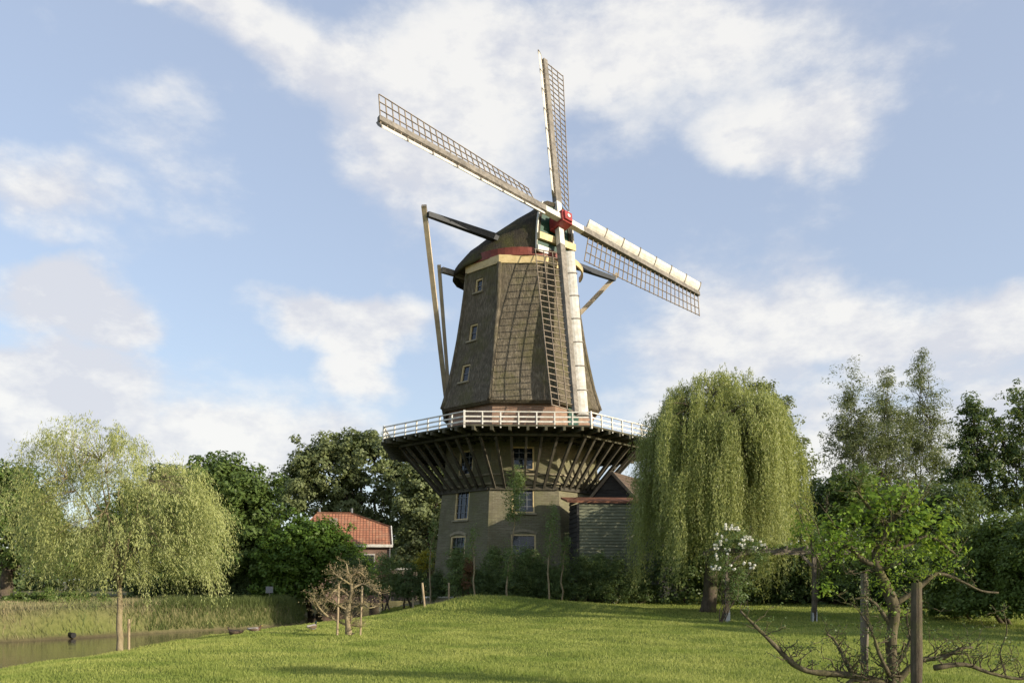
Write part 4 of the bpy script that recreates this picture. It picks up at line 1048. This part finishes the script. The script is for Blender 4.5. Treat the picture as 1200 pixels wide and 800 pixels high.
roundpost('wooden_stake', 'right one of the two pale stakes at the small bare fruit tree', 'stake', on(422, 25.0), 1.5, .03, 'stake', 'stakes of the small fruit tree', (.06, 0))
roundpost('wooden_stake', 'pale stake just right of the young willow trunk', 'stake', on(151, 22.8), .85, .035, 'stake')
roundpost('wooden_stake', 'pale slanting stake on the lawn left of the mound', 'stake', on(498, 36), 1.05, .05, 'stake', None, (-.12, 0))
roundpost('wooden_stake', 'pale stake behind the mound beside the rust coloured shrub', 'stake', on(526, 38.5), 1.0, .045, 'stake')
roundpost('wooden_stake', 'short pale stake at the shrub edge left of the mound', 'stake', on(484, 40), .6, .04, 'stake')

# pergola
PY = 30.0
pg0, pg1 = on(852, PY), on(954, PY)
pg = thing('pergola', pg0, 'grey timber pergola frame carrying white roses on its left post', 'pergola'); PO = V(pg0)
ztop = at(852, 645, PY).z
for i, b_ in enumerate((pg0, pg1, on(852, PY + 2.4), on(954, PY + 2.4))):
    b_ = V(b_)
    mb = MB(); mb.beam(b_ + V((0, 0, .12)), V((b_.x, b_.y, ztop - .07)), .13, .13, up=(0, 1, 0)); po = mb.build('post', M['post'], pg, PO)
    mb = MB(); mb.box(b_ + V((0, 0, .14)), (.09, .09, .2)); mb.build('post_shoe', M['steel'], po, PO)
    s_ = 1 if i % 2 == 0 else -1
    mb = MB(); mb.beam(V((b_.x, b_.y, ztop - .6)), V((b_.x + s_ * .5, b_.y, ztop - .1)), .07, .08); mb.build('brace', M['post'], pg, PO)
for dy in (0, 2.4):
    mb = MB(); mb.beam(V((pg0.x - .3, PY + dy, ztop)), V((pg1.x + 2.2, PY + dy, ztop + .03)), .1, .16); mb.build('beam', M['post'], pg, PO)
for i in range(8):
    x_ = pg0.x - .1 + i * .72
    mb = MB(); mb.beam(V((x_, PY - .3, ztop + .12)), V((x_, PY + 2.7, ztop + .12)), .05, .09); mb.build('rafter', M['post'], pg, PO)
# climbing rose
rb = on(846, PY - .25); rose = thing('rose_bush', rb, 'climbing rose with clusters of white flowers on the left pergola post', 'rose')
tm = MB(); tp_ = []
for i in range(9):
    e = at(random.uniform(832, 892), random.uniform(612, 650), PY - .3 + random.uniform(-.3, .3))
    tp_ += twiggy(tm, branch_path(V(rb) + V((random.uniform(-.1, .1), 0, 0)), e, 8, .05), .018, .006, 6, .3)
tm.build('stems', M['bark'], rose, rb)
rl_ = lobes_world([(858, 636, 26, 20), (845, 660, 14, 26), (880, 640, 16, 12), (890, 655, 12, 12), (862, 690, 14, 30)], PY - .35)
npmesh('foliage', crown(rl_, 5200, .16, .07, aspect=.55, shell=(.2, 1.1)), 4, M['lf_rose'], rose, rb)
fc = []
for (px, py, n_) in ((857, 616, 5), (852, 618, 5), (862, 621, 5), (880, 631, 7), (872, 633, 5), (868, 640, 5), (848, 634, 4), (840, 640, 5), (850, 646, 4), (838, 652, 4), (835, 663, 4), (884, 641, 4), (858, 664, 4), (877, 659, 4), (880, 664, 3), (842, 668, 3), (892, 636, 3), (845, 626, 3)):
    c = np.array(at(px, py, PY - .75))
    fc.append(c + rng.normal(size=(n_, 3)) * np.array([.09, .09, .07]))
fc = np.concatenate(fc)
pc = np.repeat(fc, 14, 0); u = nrm(rng.normal(size=pc.shape)); pc = pc + u * .035
npmesh('flowers', leafquads(pc, u + rng.normal(size=u.shape) * .4, rng.normal(size=u.shape), .075, .065, .05), 4, M['petal'], rose, rb)

vb = on(957, PY - .1); vine = thing('climbing_plant', vb, 'leafy climber growing up the right pergola post and along its beam', 'climber')
tm = MB(); tq = []
for i in range(5):
    q = [V(vb) + V((random.uniform(-.1, .1), 0, 0)), at(955 + random.uniform(-5, 5), 690, PY - .15), at(956, 650, PY - .15), at(random.uniform(880, 1010), 640 + random.uniform(-5, 8), PY - .1)]
    tq += twiggy(tm, smoothpath(q), .015, .005, 8, .35)
tm.build('stems', M['bark'], vine, vb)
npmesh('foliage', crown(lobes_world([(960, 645, 20, 9), (990, 640, 26, 14), (925, 641, 22, 4), (900, 642, 16, 3), (962, 675, 9, 24), (985, 672, 16, 26), (1010, 655, 20, 22)], PY), 3800, .13, .075, aspect=.6, shell=(.2, 1.2)), 4, M['lf_hazel'], vine, vb)
# small sign on far bank, drain pipe, low bench
sg = on(316, 44); so = thing('notice_board', sg, 'small grey notice board on a short post on the far bank corner', 'sign')
mb = MB(); mb.beam(V(sg) - V((0, 0, .1)), V(sg) + V((0, 0, .55)), .05, .05, up=(0, 1, 0)); mb.build('post', M['post'], so, sg)
mb = MB(); mb.box(V(sg) + V((0, -.04, .62)), (.19, .02, .17)); mb.build('board', M['lead'], so, sg)
dp = at(82, 747, 32.15); dp.z = WATER + .15
mb = MB(); mb.tube([dp + V((-.6, .35, .08)), dp + V((.2, -.15, -.02))], [.09, .09], 16); o = mb.build('drain_pipe', M['black'], None, dp); tag(o, 'dark drain pipe sticking out of the far bank above the water', 'pipe')
mb = MB(); mb.tube([dp + V((.15, -.118, -.014)), dp + V((.23, -.168, -.024))], [.105, .105], 16); mb.build('pipe_rim', M['black'], o, dp)
lw0 = on(515, 43.2)
bw = thing('low_wall', lw0, 'low pale concrete wall at the foot of the brick base behind the stakes', 'wall')
mb = MB(); mb.box(V(lw0) + V((.1, 0, .05)), (.9, .15, .3)); mb.build('wall', M['stone'], bw, lw0)
mb = MB(); mb.box(V(lw0) + V((.1, 0, .38)), (.95, .19, .04)); mb.build('coping', M['white'], bw, lw0)

# ------------------------------------------------------------------ ducks
m, nt, out = newmat('mallard_body')
tcn = nt.nodes.new('ShaderNodeTexCoord'); spn = nt.nodes.new('ShaderNodeSeparateXYZ'); nt.links.new(tcn.outputs['Object'], spn.inputs[0])
c = ramp(nt, noise(nt, 30, 3), [(.3, (.22, .20, .18)), (.7, (.42, .39, .36))])
mrx = nt.nodes.new('ShaderNodeMapRange'); mrx.inputs[1].default_value = .09; mrx.inputs[2].default_value = .13; nt.links.new(spn.outputs[0], mrx.inputs[0])
c = mixc(nt, mrx.outputs[0], c, (.10, .05, .03))
mrh = nt.nodes.new('ShaderNodeMapRange'); mrh.inputs[1].default_value = .245; mrh.inputs[2].default_value = .25; nt.links.new(spn.outputs[2], mrh.inputs[0])
c = mixc(nt, mrh.outputs[0], c, (.01, .035, .02))
principled(nt, out, c, .6); M['mallard'] = m
M['mallard_hen'] = mat_plain('hen_feathers', (.14, .10, .065), .8)
M['bill'] = mat_plain('duck_bill', (.45, .38, .08), .5)
def duck(loc, rz, label, mat, sit=False):
    t_ = thing('duck', loc, label, 'duck', 'ducks resting on the lawn near the water'); t_.rotation_euler.z = rz
    dz = -.07 if sit else 0
    path = [(-.27, .19, .012, .03), (-.20, .175, .045, .05), (-.10, .155, .085, .075), (0, .145, .105, .09), (.09, .155, .098, .092), (.15, .18, .07, .07), (.17, .215, .043, .043), (.175, .25, .037, .034), (.19, .285, .042, .04), (.205, .315, .038, .032), (.21, .335, .012, .01)]
    mb = MB(); rings = []
    for x_, z_, ry_, rz_ in path:
        rings.append([V((x_ + (.0 if x_ < .12 else -.25 * rz_ * math.sin(a)), ry_ * math.cos(a), z_ + dz + rz_ * math.sin(a))) for a in [2 * math.pi * k / 14 for k in range(14)]])
    mb.loft(rings, True, True); b = mb.build('body', mat, t_, smooth=True)
    mb = MB(); mb.loft([[V((.22, .022 * math.cos(a), .292 + dz + .018 * math.sin(a))) for a in [k * math.pi / 4 for k in range(8)]],
                        [V((.285, .020 * math.cos(a), .278 + dz + .007 * math.sin(a))) for a in [k * math.pi / 4 for k in range(8)]]]); mb.build('bill', M['bill'], b)
    for s in (-1, 1):
        mb = MB()
        rings = [[V((x_, s * (w_ + .012), .16 + dz + h_ * math.sin(a)) ) + V((0, s * .012 * math.cos(a), 0)) for a in [k * math.pi / 4 for k in range(8)]] for x_, w_, h_ in ((-.22, .035, .012), (-.12, .08, .04), (0, .10, .052), (.08, .09, .035), (.11, .08, .01))]
        mb.loft(rings); mb.build('wing', M['mallard_hen'], b, smooth=True)
        if not sit:
            mb = MB(); mb.tube([V((0, s * .04, .08)), V((.01, s * .04, .0))], [.008, .007], 6); mb.box(V((.03, s * .04, .004)), (.035, .02, .004)); mb.build('leg', M['bill'], b)
    return t_
duck(on(366, 27.2), R(65), 'mallard with dark head standing upright left of the small fruit tree', M['mallard'])
duck(on(299, 29.5), R(10), 'pale duck resting low on the lawn edge by the water', M['mallard'], True)
duck(on(275, 26.6), R(190), 'small dark brown duck lying flat on the lawn nearest the water', M['mallard_hen'], True)

# ------------------------------------------------------------------ sky, sun, camera
SUN_AZ, SUN_EL = 63.0, 15.5      # azimuth from "behind the camera" towards the right
w = bpy.data.worlds.new('World'); sc.world = w; w.use_nodes = True; nt = w.node_tree
for n in list(nt.nodes): nt.nodes.remove(n)
out = nt.nodes.new('ShaderNodeOutputWorld'); bg = nt.nodes.new('ShaderNodeBackground'); nt.links.new(bg.outputs[0], out.inputs[0])
sky = nt.nodes.new('ShaderNodeTexSky'); sky.sky_type = 'NISHITA'; sky.sun_disc = False
sky.sun_elevation = R(SUN_EL)
sd = V((math.sin(R(SUN_AZ)) * math.cos(R(SUN_EL)), -math.cos(R(SUN_AZ)) * math.cos(R(SUN_EL)), math.sin(R(SUN_EL))))
sky.sun_rotation = math.atan2(sd.x, sd.y)
sky.air_density = 1.0; sky.dust_density = 1.2; sky.ozone_density = 1.0
STR = .12; bg.inputs[1].default_value = STR
tc = nt.nodes.new('ShaderNodeTexCoord')
dirv = tc.outputs['Generated']
n0 = nt.nodes.new('ShaderNodeTexNoise'); n0.inputs['Scale'].default_value = 5; n0.inputs['Detail'].default_value = 7; nt.links.new(dirv, n0.inputs['Vector'])
sub = nt.nodes.new('ShaderNodeVectorMath'); sub.operation = 'SUBTRACT'; nt.links.new(n0.outputs['Color'], sub.inputs[0]); sub.inputs[1].default_value = (.5, .5, .5)
scl = nt.nodes.new('ShaderNodeVectorMath'); scl.operation = 'SCALE'; scl.inputs['Scale'].default_value = .17; nt.links.new(sub.outputs[0], scl.inputs[0])
wv = nt.nodes.new('ShaderNodeVectorMath'); wv.operation = 'ADD'; nt.links.new(dirv, wv.inputs[0]); nt.links.new(scl.outputs[0], wv.inputs[1])
blobs = [(470, 105, 250, 105, .9), (560, 215, 190, 90, .7), (860, 95, 260, 120, .75), (940, 175, 120, 55, .7), (700, 40, 260, 90, .7), (330, 60, 130, 50, .6), (215, 10, 75, 26, .8),
         (50, 240, 110, 58, .95), (215, 215, 105, 90, .42), (225, 135, 75, 34, .4), (60, 362, 100, 48, 1.55), (410, 378, 150, 46, 1.6), (250, 490, 280, 80, .75), (30, 440, 130, 85, .85), (432, 440, 60, 52, 1.1),
         (300, 535, 300, 60, .6), (1080, 385, 240, 62, .8), (830, 400, 200, 90, .75), (1190, 350, 90, 50, .7), (930, 500, 300, 110, .7), (1150, 500, 200, 90, .6), (-60, 500, 200, 100, .6)]
acc = None
for px, py, rx, ry, amp in blobs:
    dv = V((px - 600, F, Y0 - py)); k = dv.length; dv.normalize()
    sx_, sz_ = rx / k, ry / k
    mp = nt.nodes.new('ShaderNodeMapping'); mp.inputs['Scale'].default_value = (1 / sx_, 0, 1 / sz_)
    mp.inputs['Location'].default_value = (-dv.x / sx_, 0, -dv.z / sz_); nt.links.new(wv.outputs[0], mp.inputs[0])
    gr = nt.nodes.new('ShaderNodeTexGradient'); gr.gradient_type = 'SPHERICAL'; nt.links.new(mp.outputs[0], gr.inputs[0])
    ma = nt.nodes.new('ShaderNodeMath'); ma.operation = 'MULTIPLY_ADD'; nt.links.new(gr.outputs['Fac'], ma.inputs[0]); ma.inputs[1].default_value = amp
    if acc is None: ma.inputs[2].default_value = 0
    else: nt.links.new(acc, ma.inputs[2])
    acc = ma.outputs[0]
n1 = nt.nodes.new('ShaderNodeTexNoise'); n1.inputs['Scale'].default_value = 6.5; n1.inputs['Detail'].default_value = 12; n1.inputs['Roughness'].default_value = .62
mpn = nt.nodes.new('ShaderNodeMapping'); mpn.inputs['Scale'].default_value = (1, 1, 1.9); nt.links.new(dirv, mpn.inputs[0]); nt.links.new(mpn.outputs[0], n1.inputs['Vector'])
def math2(op, a, b):
    m_ = nt.nodes.new('ShaderNodeMath'); m_.operation = op
    for i, v_ in enumerate((a, b)):
        if isinstance(v_, (int, float)): m_.inputs[i].default_value = v_
        else: nt.links.new(v_, m_.inputs[i])
    return m_.outputs[0]
n1b = nt.nodes.new('ShaderNodeTexNoise')
for k_ in ('Scale', 'Detail', 'Roughness'): n1b.inputs[k_].default_value = n1.inputs[k_].default_value
offn = nt.nodes.new('ShaderNodeVectorMath'); offn.operation = 'ADD'; offn.inputs[1].default_value = (.022, 0, .030); nt.links.new(mpn.outputs[0], offn.inputs[0]); nt.links.new(offn.outputs[0], n1b.inputs['Vector'])
dens = math2('ADD', math2('MULTIPLY', acc, 1.1), math2('MULTIPLY', math2('SUBTRACT', n1.outputs['Fac'], .55), 1.55))
mr = nt.nodes.new('ShaderNodeMapRange'); mr.interpolation_type = 'SMOOTHSTEP'; mr.inputs[1].default_value = .02; mr.inputs[2].default_value = .72; nt.links.new(dens, mr.inputs[0])
n3 = nt.nodes.new('ShaderNodeTexNoise'); n3.inputs['Scale'].default_value = 5; n3.inputs['Detail'].default_value = 6; nt.links.new(wv.outputs[0], n3.inputs['Vector'])
shf = math2('ADD', math2('MULTIPLY', math2('SUBTRACT', n1.outputs['Fac'], n1b.outputs['Fac']), 1.5), n3.outputs['Fac'])
shade = ramp(nt, shf, [(.34, (.60, .61, .655)), (.62, (.80, .785, .755))])
CL = 1.0 / STR
cs = nt.nodes.new('ShaderNodeVectorMath'); cs.operation = 'SCALE'; cs.inputs['Scale'].default_value = CL * .74; nt.links.new(shade, cs.inputs[0])
# thin high veil over the blue
SKYG = 1.0
sg_ = nt.nodes.new('ShaderNodeVectorMath'); sg_.operation = 'SCALE'; sg_.inputs['Scale'].default_value = SKYG; nt.links.new(sky.outputs[0], sg_.inputs[0])
veil = mixc(nt, .45, sg_.outputs[0], tuple(x * CL for x in (.42, .465, .585)))
fac = math2('MULTIPLY', mr.outputs[0], .88)
nt.links.new(mixc(nt, fac, veil, cs.outputs[0]), bg.inputs[0])
sl = bpy.data.lights.new('Sun', 'SUN'); sl.energy = 3.9; sl.angle = R(.6); sl.color = (1, .88, .70)
so_ = bpy.data.objects.new('Sun', sl); COL.objects.link(so_); so_.rotation_euler = sd.to_track_quat('Z', 'Y').to_euler(); so_.location = (30, -20, 40)
cd = bpy.data.cameras.new('Camera'); cd.sensor_width = 36; cd.lens = 36 * F / 1200; cd.shift_y = (Y0 - 400) / 1200; cd.clip_end = 5000; cd.clip_start = .1
co = bpy.data.objects.new('Camera', cd); COL.objects.link(co); co.location = (0, 0, EYE); co.rotation_euler = (R(90), 0, 0); sc.camera = co
sc.view_settings.view_transform = 'Standard'; sc.view_settings.look = 'None'; sc.view_settings.gamma = 1; sc.view_settings.use_curve_mapping = False
sc.view_settings.exposure = .72
sc.render.resolution_x = 1024; sc.render.resolution_y = 682
sc.cycles.max_bounces = 6; sc.cycles.diffuse_bounces = 3; sc.cycles.transmission_bounces = 3; sc.cycles.glossy_bounces = 2
